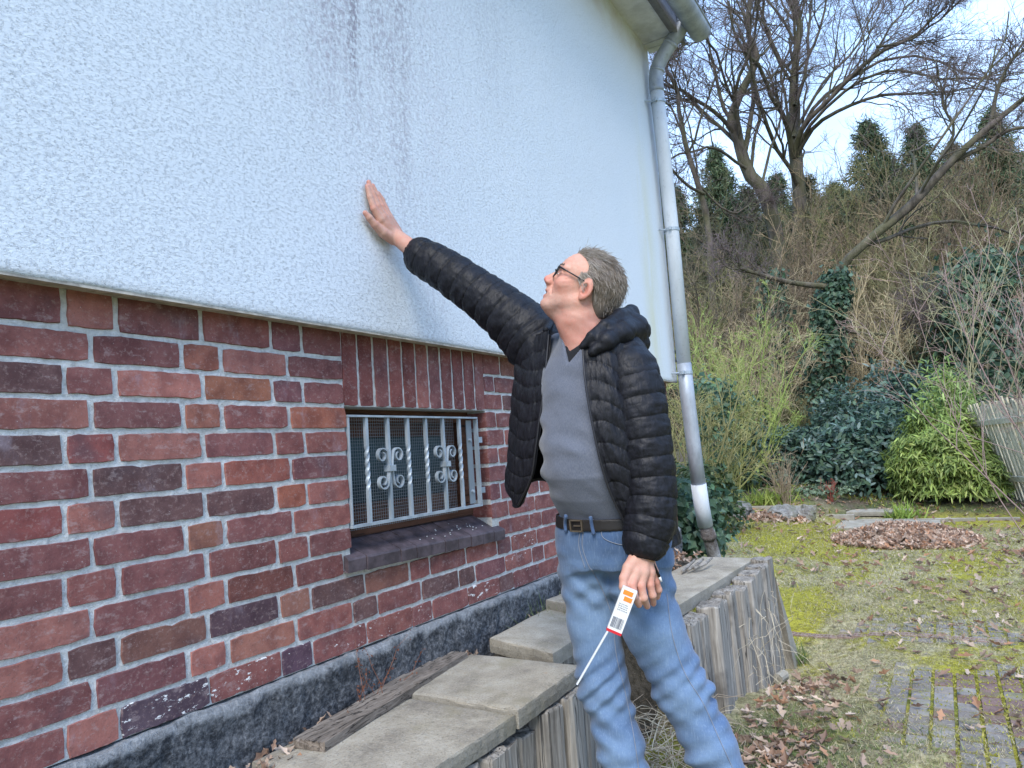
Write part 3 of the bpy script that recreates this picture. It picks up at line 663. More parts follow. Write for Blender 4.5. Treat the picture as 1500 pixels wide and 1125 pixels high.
# ------------------------------------------------------------------ ground
def gz(x, y):
    x = np.asarray(x, float); y = np.asarray(y, float)
    z = -.68-.028*(np.clip(x, -3, 4.4)-1.2)
    z = z+np.where(x > 11.2, (np.clip(x, 11.2, 17)-11.2)*.155, 0)+np.where(x > 17, (np.clip(x, 17, 26)-17)*.22, 0)+np.where(x > 26, (np.clip(x, 26, 400)-26)*.34, 0)
    z = z-.15*np.exp(-((x-4.0)/.75)**2)*(lambda t: t*t*(3-2*t))(np.clip((y+1.45)/.6, 0, 1))*np.where(y < .3, 1, 0)
    side = np.clip((y+.6)/.9, 0, 1); side = side*side*(3-2*side); z = z+side*np.clip((x-5.2)/3, 0, 1)*np.where(x < 14, .22, .22*np.clip((20-x)/6, 0, 1))
    return z
def raise_side(x, y): return 0
def moss_mask(x, y):
    P = np.stack([x*1.1, y*1.6, x*0], -1); m = fbm(P, 4, 11)*1.5
    band = np.exp(-((x-4.5)/.8)**2)*.5+np.exp(-((x-5.3)/1.0)**2)*.2+np.exp(-((x-9.5)/1.6)**2)*.55*(y > -1.2)
    return m+band
def bare_mask(x, y):      # where the pavers show
    P = np.stack([x*1.7, y*1.7, x*0], -1); n = fbm(P, 3, 31)
    g = np.exp(-(((x-3.25)/.75)**2+((y+1.9)/.55)**2)**2)*1.2+np.exp(-(((x-2.25)/.35)**2+((y+2.2)/.55)**2)**2)*1.1+np.exp(-(((x-4.75)/.35)**2+((y+1.6)/.5)**2))*.7
    return g+n*.45
def gcol(X, Y):
    n = fbm(np.stack([X*4, Y*4, X*0], -1), 4, 3); n2 = fbm(np.stack([X*16, Y*16, X*0], -1), 3, 9); mm_ = moss_mask(X, Y)
    soil = np.array([.115, .095, .07]); straw = np.array([.46, .40, .24]); moss = np.array([.37, .34, .04]); green = np.array([.13, .16, .06]); olive = np.array([.27, .25, .12])
    def mixc(a, b, t): t = np.clip(t, 0, 1)[..., None]; return a*(1-t)+b*t
    c = mixc(np.broadcast_to(straw, X.shape+(3,)), olive, .5+n*1.8)
    c = mixc(c, moss, (mm_+.08)*3.0+n2*1.4); c = mixc(c, soil, (n2-.30)*2.2)
    near = np.exp(-(((X-2.1)/.9)**2+((Y+1.05)/.45)**2)); c = mixc(c, mixc(np.broadcast_to(soil, X.shape+(3,)), green, .5+n2*2), near*1.4-.2)
    bed = np.clip((X-11.2)/.7+n*.6, 0, 1); c = mixc(c, mixc(np.broadcast_to(np.array([.13, .105, .08]), X.shape+(3,)), np.array([.11, .13, .055]), .3+n*2), bed)
    hill = np.clip((X-18)/4, 0, 1); c = mixc(c, mixc(np.broadcast_to(np.array([.105, .08, .055]), X.shape+(3,)), np.array([.06, .065, .035]), .5+n*2), hill)
    return c
def ground():
    def axis(segs):
        out = []
        for a, b, s in segs: out.append(np.arange(a, b, s))
        return np.concatenate(out)
    xs = axis([(-60, -4, 6), (-4, 1.2, .25), (1.2, 5.2, .018), (5.2, 8, .05), (8, 14, .09), (14, 30, .5), (30, 220, 8)]); ys = axis([(-180, -12, 8), (-12, -5, .4), (-5, -3.2, .1), (-3.2, -.6, .018), (-.6, .6, .05), (.6, 4, .15), (4, 16, .8), (16, 190, 8)])
    X, Y = np.meshgrid(xs, ys, indexing='ij'); Z = gz(X, Y); P3 = np.stack([X, Y, X*0], -1)
    nearm = np.clip((8-X)/4, 0, 1)
    Z += .010*fbm(P3*5, 3, 2)*nearm+.007*fbm(P3*26, 3, 6)*nearm+.05*fbm(P3*.9, 3, 5)*np.clip((X-9)/3, 0, 1)
    Z += .009*np.clip(moss_mask(X, Y), 0, 1)*nearm
    bare = np.clip(bare_mask(X, Y)*2.2-.6, 0, 1); Z -= .016*bare*(X > 1.8)*(X < 5.3)
    Z += np.clip((X-40)/40, 0, 1)*6*fbm(P3*.02, 3, 7)
    da, db = DRA, DRB; dd_ = (db-da)[:2]; tq = ((X-da[0])*dd_[0]+(Y-da[1])*dd_[1])/(dd_@dd_); dist = np.hypot(X-da[0]-tq*dd_[0], Y-da[1]-tq*dd_[1]); Z -= .05*(dist < .030)*(tq > 0)*(tq < 1)
    n, m = X.shape; idx = np.arange(n*m).reshape(n, m); q = np.stack([idx[:-1, :-1], idx[1:, :-1], idx[1:, 1:], idx[:-1, 1:]], -1).reshape(-1, 4)
    C = gcol(X, Y); jm = bare[..., None]*np.clip(fbm(P3*5, 2, 44)*3+.6, 0, 1)[..., None]; C = C*(1-jm)+np.array([.21, .22, .035])*jm
    obj('ground', np.stack([X, Y, Z], -1).reshape(-1, 3), q, M['ground'], None, True, C.reshape(-1, 3), kind='structure')
def ong0(px_, py_):
    d = np.linspace(1, 60, 6000); P = CAM+ray(px_, py_)*d[:, None]; k = int(np.argmax(P[:, 2] < gz(P[:, 0], P[:, 1]))); return P[k]
DRA, DRB = ong0(1144, 927), ong0(1475, 941)
ground()
# raised soil beside the house, held by the palisade
mb = MB(); xs = np.arange(-1, 4.36, .03); ys = np.linspace(-.5, 0.02, 18); X, Y = np.meshgrid(xs, ys, indexing='ij')
Z = np.where(X < 1.52, -.245, np.where(X < 2.38, -.24-.07*np.clip((-Y-.2)/.1, 0, 1), -.235))+.02*fbm(np.stack([X*9, Y*9, X*0], -1), 3)+.02*np.clip((Y+.1)/.1, 0, 1)
Z = np.where((X > 1.53) & (X < 2.36) & (Y < -.30), -.68, Z)
n, m = X.shape; idx = np.arange(n*m).reshape(n, m); q = np.stack([idx[:-1, :-1], idx[1:, :-1], idx[1:, 1:], idx[:-1, 1:]], -1).reshape(-1, 4)
cc = np.broadcast_to(np.array([.10, .085, .065]), (n*m, 3))*(1+.5*fbm(np.stack([X*12, Y*12, X*0], -1), 3).reshape(-1, 1))
obj('raised_soil', np.stack([X, Y, Z], -1).reshape(-1, 3), q, M['ground'], None, True, cc, kind='structure')

# ---- coping slabs
def slab(name, label, quad, z, th, tilt=0, grp=None, seed=0):
    """quad: 4 corners (x,y) counter-clockwise; subdivided and roughened"""
    q = np.array(quad, float); c = q.mean(0); n = 26; m = 16; u = np.linspace(0, 1, n); v = np.linspace(0, 1, m); U, Vv = np.meshgrid(u, v, indexing='ij')
    P = (q[0][None, None]*((1-U)*(1-Vv))[..., None]+q[1][None, None]*(U*(1-Vv))[..., None]+q[2][None, None]*(U*Vv)[..., None]+q[3][None, None]*((1-U)*Vv)[..., None])
    edge = np.minimum(np.minimum(U, 1-U)*n, np.minimum(Vv, 1-Vv)*m); ed = np.clip(edge, 0, 1)
    P = P+(c-P)*(.012*np.clip(fbm(np.stack([P[..., 0]*25, P[..., 1]*25, P[..., 0]*0+seed], -1), 2)+.3, 0, 1)*(1-ed))[..., None]
    zt = z+.0018*fbm(np.stack([P[..., 0]*20, P[..., 1]*20, P[..., 0]*0+seed], -1), 3)-.004*(1-ed)+tilt*(Vv-.5)
    top = np.concatenate([P, zt[..., None]], -1).reshape(-1, 3); idx = np.arange(n*m).reshape(n, m)
    F = np.stack([idx[:-1, :-1], idx[1:, :-1], idx[1:, 1:], idx[:-1, 1:]], -1).reshape(-1, 4)
    loop = np.concatenate([idx[:-1, 0], idx[-1, :-1], idx[:0:-1, -1], idx[0, :0:-1]]); rim = top[loop]; V = [top]; F2 = []; prev = loop; nb = len(top)
    for k, (dz, off) in enumerate([(.006, 0.0015), (th*.5, .003), (th, .0)]):
        r = rim.copy(); r[:, 2] -= dz; dirc = r[:, :2]-c; dirc = dirc/np.linalg.norm(dirc, axis=1)[:, None]
        r[:, :2] += dirc*(off+.003*fbm(r*40, 2, k)[:, None]); V.append(r); cur = np.arange(len(loop))+nb; nb += len(loop)
        F2.append(np.stack([prev, cur, np.roll(cur, -1), np.roll(prev, -1)], -1)); prev = cur
    V = np.concatenate(V); cen = np.array([[c[0], c[1], z-th]]); V = np.concatenate([V, cen]); F3 = np.stack([prev, np.full(len(prev), len(V)-1), np.roll(prev, -1)], -1)
    o = obj(name, V-np.array([c[0], c[1], z-th]), [F, np.concatenate(F2), F3], M['slab'], None, False, None, loc=(c[0], c[1], z-th), label=label, category='concrete slab', group=grp); return o
G = 'coping slabs along the palisade'
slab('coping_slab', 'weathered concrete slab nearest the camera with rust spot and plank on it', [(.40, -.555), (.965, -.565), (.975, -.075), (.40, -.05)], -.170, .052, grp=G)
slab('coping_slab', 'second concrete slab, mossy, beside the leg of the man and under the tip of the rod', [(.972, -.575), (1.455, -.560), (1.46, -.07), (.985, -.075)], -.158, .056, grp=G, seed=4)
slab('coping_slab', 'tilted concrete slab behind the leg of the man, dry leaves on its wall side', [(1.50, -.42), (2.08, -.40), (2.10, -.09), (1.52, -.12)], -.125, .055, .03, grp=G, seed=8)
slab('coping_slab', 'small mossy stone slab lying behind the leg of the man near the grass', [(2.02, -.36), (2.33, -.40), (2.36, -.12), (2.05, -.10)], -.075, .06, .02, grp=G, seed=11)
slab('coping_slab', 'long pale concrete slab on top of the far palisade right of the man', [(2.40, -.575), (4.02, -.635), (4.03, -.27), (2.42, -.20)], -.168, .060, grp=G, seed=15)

# ---- palisades
def post_mesh(w, d, z0, z1, seed):
    rr = np.random.RandomState(seed); n = 14; a = np.linspace(0, 2*np.pi, n, endpoint=False); sx = np.sign(np.cos(a))*np.abs(np.cos(a))**.45; sy = np.sign(np.sin(a))*np.abs(np.sin(a))**.45
    rg = 1+rr.normal(0, .035, n); zs = np.concatenate([[z0], np.linspace(z0+.02, z1-.006, 9), [z1]]); V = []
    for k, z in enumerate(zs):
        s = .93 if k == len(zs)-1 else 1; wob = rr.normal(0, .0015, (n, 2))
        tz = (rr.normal(0, .004, n) if k >= len(zs)-2 else 0)
        V.append(np.stack([sx*w/2*rg*s+wob[:, 0], sy*d/2*rg*s+wob[:, 1], np.full(n, z)+tz], -1))
    V = np.concatenate(V+[np.array([[0, 0, z1-.002]])]); K = len(zs); idx = np.arange(K*n).reshape(K, n)
    q = np.stack([idx[:-1], np.roll(idx[:-1], -1, 1), np.roll(idx[1:], -1, 1), idx[1:]], -1).reshape(-1, 4); t = np.stack([idx[-1], np.roll(idx[-1], -1), np.full(n, K*n)], -1)
    return mesh('post', V, [q, t], False)
def palisade(label, base_xy, posts):
    t = thing('wood_palisade', label, 'palisade', (*base_xy, float(gz(*base_xy))))
    for i, (x, y, w, d, z1, lean) in enumerate(posts):
        me = post_mesh(w, d, float(gz(x, y))-.15, z1, i*7+int(base_xy[0]*10)); o = link('post', me, M['post']); o.parent = t
        o.matrix_parent_inverse = Matrix.Translation((-base_xy[0], -base_xy[1], -float(gz(*base_xy)))); o.location = (x, y, 0); o.rotation_euler = (lean, rs.normal(0, .01), rs.normal(0, .06))
P1 = []; x = .30
for i, w in enumerate([.13, .11, .12, .14, .10, .13, .12, .15, .13, .14]):
    P1.append((x+w/2, -.525+[0, .02, .0, .015, -.01, .02, .035, 0, -.008, .0][i], w*.99, .11, -.228-[.0, .01, 0, .02, .01, .03, .045, .004, .0, .0][i], 0)); x += w*.975
palisade('weathered grey wooden palisade under the two nearest slabs', (1.0, -.54), P1)
P2 = []
ws = [.13, .14, .185, .15, .17, .18, .16, .17, .175, .15]; x = 2.42; tops = [-.235, -.24, -.215, -.235, -.215, -.225, -.205, -.195, -.185, -.165]
for i, w in enumerate(ws):
    f = i/9; P2.append((x+w/2, -.612-.065*f-[.0, 0, .03, 0, .0, .02, .02, .01, .012, .0][i], w*1.03, .12, tops[i], -.02)); x += w*1.0
palisade('weathered grey wooden palisade under the long far slab', (3.2, -.68), P2)
P3 = [(1.55+.125*i, -.27+.01*(i % 2), .12, .05, -.20+.01*(i % 3), 0) for i in range(7)]
palisade('short dark palisade set back behind the legs of the man', (1.9, -.27), P3)
# stone shard against the last post
sh = MB(); a = np.array([[4.10, -.80, -.95], [4.05, -.74, -.30], [4.30, -.80, -.92], [4.12, -.66, -.95], [4.10, -.66, -.34], [4.32, -.70, -.92]]); sh.add(a, [(0, 2, 1), (3, 4, 5), (0, 1, 4, 3), (1, 2, 5, 4), (0, 3, 5, 2)])
sh.build('stone_shard', M['slab'], None, loc=(4.15, -.74, -.8), label='grey stone shard leaning against the last palisade post', category='stone')

# ---- plank on the nearest slab
def plank():
    A = np.array([.515, -.155, -.155]); B = np.array([1.395, -.04, -.149]); d = nrm(B-A); side = nrm(np.cross([0, 0, 1], d)); up = np.cross(d, side); L_ = np.linalg.norm(B-A)
    us = np.linspace(0, L_, 40); prof = [(-.055, -.014), (-.055, .012)]+[(-.055+.11*t, .014-(.0055 if k % 2 else 0)) for k, t in enumerate(np.linspace(.03, .97, 17))]+[(.055, .012), (.055, -.014)]
    V = []
    for u in us:
        for a, b in prof: V.append(A+d*(u+(rs.normal(0, .002) if u in (0, L_) else 0))+side*(a+.0015*math.sin(u*9))+up*(b+.0015*math.sin(u*14+a*20)))
    n = len(prof); idx = np.arange(len(us)*n).reshape(-1, n); F = [tuple(f) for f in np.stack([idx[:-1], np.roll(idx[:-1], -1, 1), np.roll(idx[1:], -1, 1), idx[1:]], -1).reshape(-1, 4)]
    F += [tuple(idx[0][::-1]), tuple(idx[-1])]
    o = obj('wood_plank', np.array(V)-A, F, M['plank'], None, loc=tuple(A), label='loose grooved old plank lying on the nearest concrete slab', category='plank'); return o
plank()
def spall(c, r, seed, label, name='rock', cat='rock', mat=None, squash=(1, 1, .6), rot=0):
    n1, n2 = 16, 22; th = np.linspace(0.02, np.pi-.02, n1); ph = np.linspace(0, 2*np.pi, n2, endpoint=False); T, Pp = np.meshgrid(th, ph, indexing='ij')
    D = np.stack([np.sin(T)*np.cos(Pp), np.sin(T)*np.sin(Pp), np.cos(T)], -1); R_ = r*(1+.55*fbm(D*1.3+seed, 3)+.12*fbm(D*5+seed, 2)); V = D*R_[..., None]*np.array(squash)
    ca, sa = math.cos(rot), math.sin(rot); V = V@np.array([[ca, sa, 0], [-sa, ca, 0], [0, 0, 1]]); idx = np.arange(n1*n2).reshape(n1, n2)
    q = np.stack([idx[:-1], idx[1:], np.roll(idx[1:], -1, 1), np.roll(idx[:-1], -1, 1)], -1).reshape(-1, 4)
    return obj(name, V.reshape(-1, 3), q, mat or M['rock'], None, False, None, loc=tuple(c), label=label, category=cat)
def onb(x, y, dz=0): return (x, y, float(gz(x, y))+dz)
def ong(px_, py_, z0=-.75, dz=0):
    p = ong0(px_, py_); return (p[0], p[1], float(gz(p[0], p[1]))+dz)
# broken concrete half-pipe by the palisade foot, crushed metal on the slab
mb = MB(); p0 = np.array(ong(1140, 1003)); mb.tube([p0+[0, 0, .03], p0+[.10, -.02, .03]], .032, 12); mb.build('pipe_stub', M['slab'], None, loc=tuple(p0), label='short grey pipe stub lying at the foot of the far palisade', category='pipe stub')
for k, (px_, py_, r, sq, rt, lab, mt) in enumerate([(1083, 750, .30, (1.3, .8, .6), .3, 'mossy wedge-shaped rock in the bed right of the drainpipe', 'rock'), (1146, 752, .21, (1.2, .9, .7), 0, 'rounded grey rock in the bed below the dry shrub', 'rock'), (1179, 752, .18, (.9, .9, .9), .5, 'small square pinkish rock in the flower bed', 'rock'), (1052, 752, .16, (1, 1, .8), 0, 'small dark rock beside the foot of the drainpipe', 'rock')]):
    p = ong(px_, py_+8); spall((p[0], p[1], p[2]+r*.25), r, k*3.7+1, lab, mat=M[mt], squash=sq, rot=rt)
for i in range(3):
    V = MB(); p = np.array(at(1008+i*13, 829-i*2.0, 4.45)); 
    V.tube([p+[-.13, .02*i, -.012], p+[-.02, .0, 0], p+[.14, .0, .012]], [.008, .011, .007], 7); V.build('wood_shard', M['post'], None, label=['thin grey wood shard on the long slab, nearest the man', 'thin grey wood shard in the middle of the long slab', 'thin grey wood shard beside the foot of the drainpipe'][i], category='wood shard', loc=tuple(p), group='wood shards on the long slab')
for k, (px_, py_, sz, lab) in enumerate([(1290, 772, (1.0, 1.5), 'wide flat concrete paving slab behind the leaf pile'), (1288, 752, (.5, .9), 'reddish stone slab with a dark lid farther back in the bed')]):
    p = ong(px_, py_); a, b = sz; o = slab('paving_slab', lab, [(p[0]-a/2, p[1]-b/2), (p[0]+a/2, p[1]-b/2), (p[0]+a/2, p[1]+b/2), (p[0]-a/2, p[1]+b/2)], p[2]+.05, .06)
    o['group'] = 'flat slabs in the bed'
    if k: o.active_material = M['terra'] if False else M['slab']
# low kerb at the end of the yard
kb = thing('kerb_edging', 'low concrete kerb edging between the yard and the raised bed', 'kerb', onb(11.2, -.5))
for i in range(8):
    y = 1.3-i*.52; me = MB(); z = float(gz(11.15, y)); me.box((11.18+rs.normal(0, .01), y, z+.01), (.07, .5, .10), jit=.006); o = me.build('kerb_stone', M['slab'], None); setpar(o, kb, onb(11.2, -.5))

# ---- pavers (stack bond, long side along the wall direction)
pav = link('paving', None); pav['kind'] = 'structure'
pm = []
for k in range(6):
    V = np.array([[x, y, z] for z in (-.03, 0) for y in (-1, 1) for x in (-1, 1)], float)*[.0590, .0430, 1]; top = V[4:].copy(); V[4:, 2] = -.004; top[:, :2] *= .955; top[:, 2] = rs.normal(0, .0008, 4)
    V = np.concatenate([V, top]); pm.append(mesh('paver', V, [(0, 1, 5, 4), (1, 3, 7, 5), (3, 2, 6, 7), (2, 0, 4, 6), (4, 5, 9, 8), (5, 7, 11, 9), (7, 6, 10, 11), (6, 4, 8, 10), (8, 9, 11, 10)]))
cand = []
for i in range(27):
    for j in range(30):
        x = 1.72+i*.1345+.0; y = -.84-j*.1015
        if bare_mask(np.array(x), np.array(y)) > .22: cand.append((x, y))
cand.sort(key=lambda p: (p[0]+.98)**2+(p[1]+1.78)**2); 
for k, (x, y) in enumerate(cand[:298]):
    o = link('paver', pm[k % 6], M['paver'], pav); zc = float(gz(x, y)); o.location = (x, y, zc-.001+rs.normal(0, .0018)); o.rotation_euler = (rs.normal(0, .012), .028+rs.normal(0, .012), rs.normal(0, .012))
    o.color = (*(np.array([(.24, .215, .19), (.28, .255, .225), (.20, .18, .16), (.26, .225, .19)][rs.randint(4)])*rs.uniform(.9, 1.1)), 1)
    if .55 < fbm(np.array([x*3, y*3, 5.]))+rs.rand()*.5: o.color = (.20, .125, .105, 1)
# ---- channel drain of clay blocks with round holes
dr = thing('channel_drain', 'narrow clay channel drain with a row of square holes crossing the yard', 'drain', onb(4.28, -1.3))
a_, b_ = np.array(ong(1144, 927)), np.array(ong(1475, 941)); nseg = 14; d_ = (b_-a_)/nseg
for i in range(nseg):
    p, q_ = a_+d_*i, a_+d_*(i+1); c = (p+q_)/2; w = np.linalg.norm(d_[:2])*.985; ang = math.atan2(d_[1], d_[0]); hb = MB(); hn = 4; cell = w/hn; z = float(gz(c[0], c[1]))-.010
    for h_ in range(hn):
        u0 = -w/2+h_*cell; hb.box((u0+cell*.10, 0, 0), (cell*.20, .038, .02)); hb.box((u0+cell*.90, 0, 0), (cell*.20, .038, .02)) 
    hb.box((0, .029, 0), (w, .020, .022)); hb.box((0, -.029, 0), (w, .020, .022)); hb.box((0, 0, -.04), (w, .07, .01))
    o = hb.build('drain_block', M['terra'], None, loc=None); o.location = (c[0]-4.28, c[1]+1.3, z+.004-onb(4.28, -1.3)[2]); o.rotation_euler = (0, 0, ang); o.parent = dr

# ---- leaves: oak-like litter
LT_ = np.array([[0, 0, 0], [.22, .16, .03], [.38, .10, .02], [.55, .27, .06], [.72, .12, .03], [1, 0, .05], [.72, -.12, .03], [.55, -.27, .06], [.38, -.10, .02], [.22, -.16, .03], [.5, 0, -.03]], float)-[.5, 0, 0]
LF_ = np.array([[10, i, (i+1) % 10] for i in range(10)])
LC = np.array([(.33, .215, .155), (.42, .305, .23), (.25, .16, .115), (.50, .39, .31), (.19, .125, .095), (.36, .20, .12), (.46, .36, .29), (.30, .22, .17)])
def leaves(name, pos, size, tilt=.5, cols=LC, label=None, cat=None, dark=1., mat=None, **k):
    N = len(pos); az = rs.uniform(0, 2*np.pi, N); Z = nrm(np.stack([rs.normal(0, tilt, N), rs.normal(0, tilt, N), np.ones(N)], -1)); X = nrm(np.cross(np.stack([np.cos(az), np.sin(az), az*0], -1), Z)); Y = np.cross(Z, X)
    R = np.stack([X, Y, Z], -1); S = size*rs.uniform(.6, 1.25, N); S3 = np.stack([S, S*rs.uniform(.7, 1.1, N), S*rs.uniform(.5, 4., N)], -1)
    C = cols[rs.randint(len(cols), size=N)]*rs.uniform(.7, 1.25, (N, 1))*dark
    V, F, C = inst(LT_, LF_, pos, R, S3, C); kk = dict(k)
    if label: kk['label'] = label; kk['category'] = cat
    return obj(name, V, F, mat or M['leaf'], None, False, C, **kk)
def clus(n, cx, cy, sx, sy): return np.stack([rs.normal(cx, sx, n), rs.normal(cy, sy, n)], -1)
XY = np.concatenate([clus(270, 2.15, -1.02, .33, .15), clus(150, 1.75, -1.25, .25, .2), clus(130, 3.35, -.98, .35, .12), np.stack([rs.uniform(1.3, 6, 300), rs.uniform(-3.2, -.8, 300)], -1), clus(200, 5.6, -2.2, 1.2, .5)])
XY = XY[(XY[:, 1] < -.80) | (XY[:, 0] > 4.4)]
leaves('fallen_leaves', np.concatenate([XY, (gz(XY[:, 0], XY[:, 1])+rs.uniform(.010, .03, len(XY)))[:, None]], 1), .075, .45, kind='stuff')
XY = np.concatenate([np.stack([rs.uniform(6, 11.5, 900), rs.uniform(-5, 1.0, 900)], -1), np.stack([rs.uniform(11, 17, 1800), rs.uniform(-4, 3, 1800)], -1), clus(260, 8.2, -2.9, .8, .5)])
leaves('scattered_leaves', np.concatenate([XY, (gz(XY[:, 0], XY[:, 1])+.03)[:, None]], 1), .10, .5, kind='stuff')
def pile(name, label, c, rx, ry, h, n, size):
    u = rs.uniform(0, 1, n)**.6; t = rs.uniform(0, 2*np.pi, n); x = c[0]+rx*u*np.cos(t); y = c[1]+ry*u*np.sin(t); top = h*np.clip(1-u*u, 0, 1)*(1+.35*fbm(np.stack([x*3, y*3, x*0], -1), 3)); z = gz(x, y)+top*rs.uniform(.75, 1, n)+.015
    return leaves(name, np.stack([x, y, z], -1), size, .9, dark=1.25, kind='thing', label=label, cat='leaf pile')
c = ong(1325, 792); pile('leaf_pile', 'raked heap of brown oak leaves in the middle of the yard', c, .80, .84, .18, 3000, .115)
c = ong(1135, 760); pile('leaf_pile', 'small drift of brown leaves in front of the rocks in the bed', c, .5, .42, .10, 500, .10)
XY = np.concatenate([np.stack([rs.uniform(.55, 1.5, 60), rs.uniform(-.11, -.035, 60)], -1), np.stack([rs.uniform(1.6, 2.5, 70), rs.uniform(-.16, -.04, 70)], -1), np.stack([rs.uniform(.3, .55, 30), rs.uniform(-.16, -.04, 30)], -1)])
leaves('leaf_litter', np.concatenate([XY, np.where(XY[:, :1] > 1.55, -.16, -.185)+rs.uniform(0, .03, (len(XY), 1))], 1), .04, .8, kind='stuff')
XY = np.stack([rs.uniform(2.5, 4.1, 160), rs.uniform(-.24, -.05, 160)], -1); leaves('leaf_litter', np.concatenate([XY, rs.uniform(-.19, -.14, (160, 1))], 1), .06, .8, kind='stuff')

# ---- grass and straw blades
BT = np.array([[-.5, 0, 0], [.5, 0, 0], [-.32, .18, .5], [.32, .18, .5], [0, .7, 1.]]); BF3 = np.array([[0, 1, 3], [0, 3, 2], [2, 3, 4]])
def blades(name, XY, Z, hgt, wid, cols, lean=.5, **k):
    N = len(XY); pos = np.concatenate([XY, np.asarray(Z).reshape(-1, 1)], 1); az = rs.uniform(0, 2*np.pi, N); X = np.stack([np.cos(az), np.sin(az), az*0], -1); up = nrm(np.stack([rs.normal(0, lean, N), rs.normal(0, lean, N), np.ones(N)], -1)); Y = nrm(np.cross(up, X)); X = np.cross(Y, up)
    h_ = hgt*rs.uniform(.5, 1.4, N); S = np.stack([wid*rs.uniform(.6, 1.3, N), h_*.7, h_], -1); C = cols[rs.randint(len(cols), size=N)]*rs.uniform(.75, 1.3, (N, 1))
    V, F, C = inst(BT, BF3, pos, np.stack([X, Y, up], -1), S, C); return obj(name, V, F, M['grass'], None, False, C, **k)
STR = np.array([(.40, .35, .23), (.48, .43, .30), (.32, .28, .16), (.28, .28, .12)]); GRN = np.array([(.13, .19, .06), (.17, .22, .07), (.22, .26, .10), (.10, .15, .05)]); YEL = np.array([(.33, .32, .05), (.28, .28, .05), (.36, .33, .10)])
def field(n, x0, x1, y0, y1, keep): 
    XY = np.stack([rs.uniform(x0, x1, n), rs.uniform(y0, y1, n)], -1); return XY[keep(XY[:, 0], XY[:, 1])]
A_ = []
for x, y in cand[:298]:
    for k in range(13): A_.append((x+rs.uniform(-.067, .067), y+rs.choice([-1, 1])*.0507+rs.normal(0, .004)))
    for k in range(9): A_.append((x+rs.choice([-1, 1])*.0672+rs.normal(0, .003), y+rs.uniform(-.05, .05)))
A_ = np.array(A_); A_ = A_[fbm(np.stack([A_[:, 0]*3, A_[:, 1]*3, A_[:, 0]*0], -1), 2, 5) > -.25]; blades('joint_moss', A_, gz(A_[:, 0], A_[:, 1])-.006, .016, .011, YEL, 1.2, kind='stuff')
nb = lambda x, y: fbm(np.stack([x*2.2, y*2.2, x*0], -1), 3, 77)
A = field(110000, 1.2, 6.5, -3.8, -.72, lambda x, y: (bare_mask(x, y)+.5*rs.rand(len(x)) < 1.12+1.5*nb(x, y)) & (rs.rand(len(x)) < .75) & ~((x < 4.3) & (y > -.78))); blades('dry_grass', A, gz(A[:, 0], A[:, 1]), .024, .0035, STR, 1.6, kind='stuff')
A = field(80000, 5.0, 11.3, -6, 1.5, lambda x, y: nb(x, y) > -.6); blades('dry_grass', A, gz(A[:, 0], A[:, 1]), .035, .008, np.concatenate([STR, YEL]), 1.6, kind='stuff')
A = field(30000, 1.2, 5.5, -3.4, -.78, lambda x, y: ((np.exp(-(((x-2.1)/.9)**2+((y+1.15)/.42)**2))+nb(x, y)*.5+rs.rand(len(x))*.35) > .52)); blades('green_grass', A, gz(A[:, 0], A[:, 1]), .034, .0035, np.concatenate([GRN, GRN, STR]), 1.0, kind='stuff')
A = field(70000, 1.4, 11, -4.2, .6, lambda x, y: (moss_mask(x, y)+.5*rs.rand(len(x)) > .40) & ~((x < 4.3) & (y > -.78))); blades('moss_tufts', A, gz(A[:, 0], A[:, 1])+.004, .012, .006, YEL, 1.2, kind='stuff')
A = field(9000, 11.3, 17, -4, 2.5, lambda x, y: nb(x, y) > .05); blades('weeds', A, gz(A[:, 0], A[:, 1]), .09, .02, np.concatenate([GRN, YEL]), .9, kind='stuff')
def tuft(name, label, c, n, r, h, w, cols, lean=.5, cat='plant', grp=None):
    XY = np.stack([rs.normal(c[0], r, n), rs.normal(c[1], r, n)], -1); return blades(name, XY, np.full(n, c[2]), h, w, cols, lean, label=label, category=cat, **({'group': grp} if grp else {}))
tuft('grass_tuft', 'fresh green grass tuft at the foot of the last palisade post', ong(1170, 972), 120, .035, .13, .006, GRN*.9, .45, 'grass tuft')
tuft('grass_tuft', 'thin green grass tuft growing between plinth and slab behind the man', (2.02, -.09, -.2), 130, .10, .13, .004, GRN*1.2, .4, 'grass tuft')
tuft('day_lily', 'bright yellow-green clump of strap leaves right of the drainpipe', ong(1062, 702), 260, .22, .55, .035, np.array([(.28, .38, .05), (.22, .33, .05), (.34, .42, .09)]), .45)
tuft('euphorbia_clump', 'low yellow-green clump in the bed beside the dry shrub', ong(1122, 738), 200, .18, .28, .03, np.array([(.24, .32, .06), (.30, .35, .09)]), .6)
tuft('iris_clump', 'small green clump between the flat slabs behind the leaf pile', ong(1323, 760), 120, .1, .22, .03, np.array([(.20, .30, .06), (.28, .35, .08)]), .5)
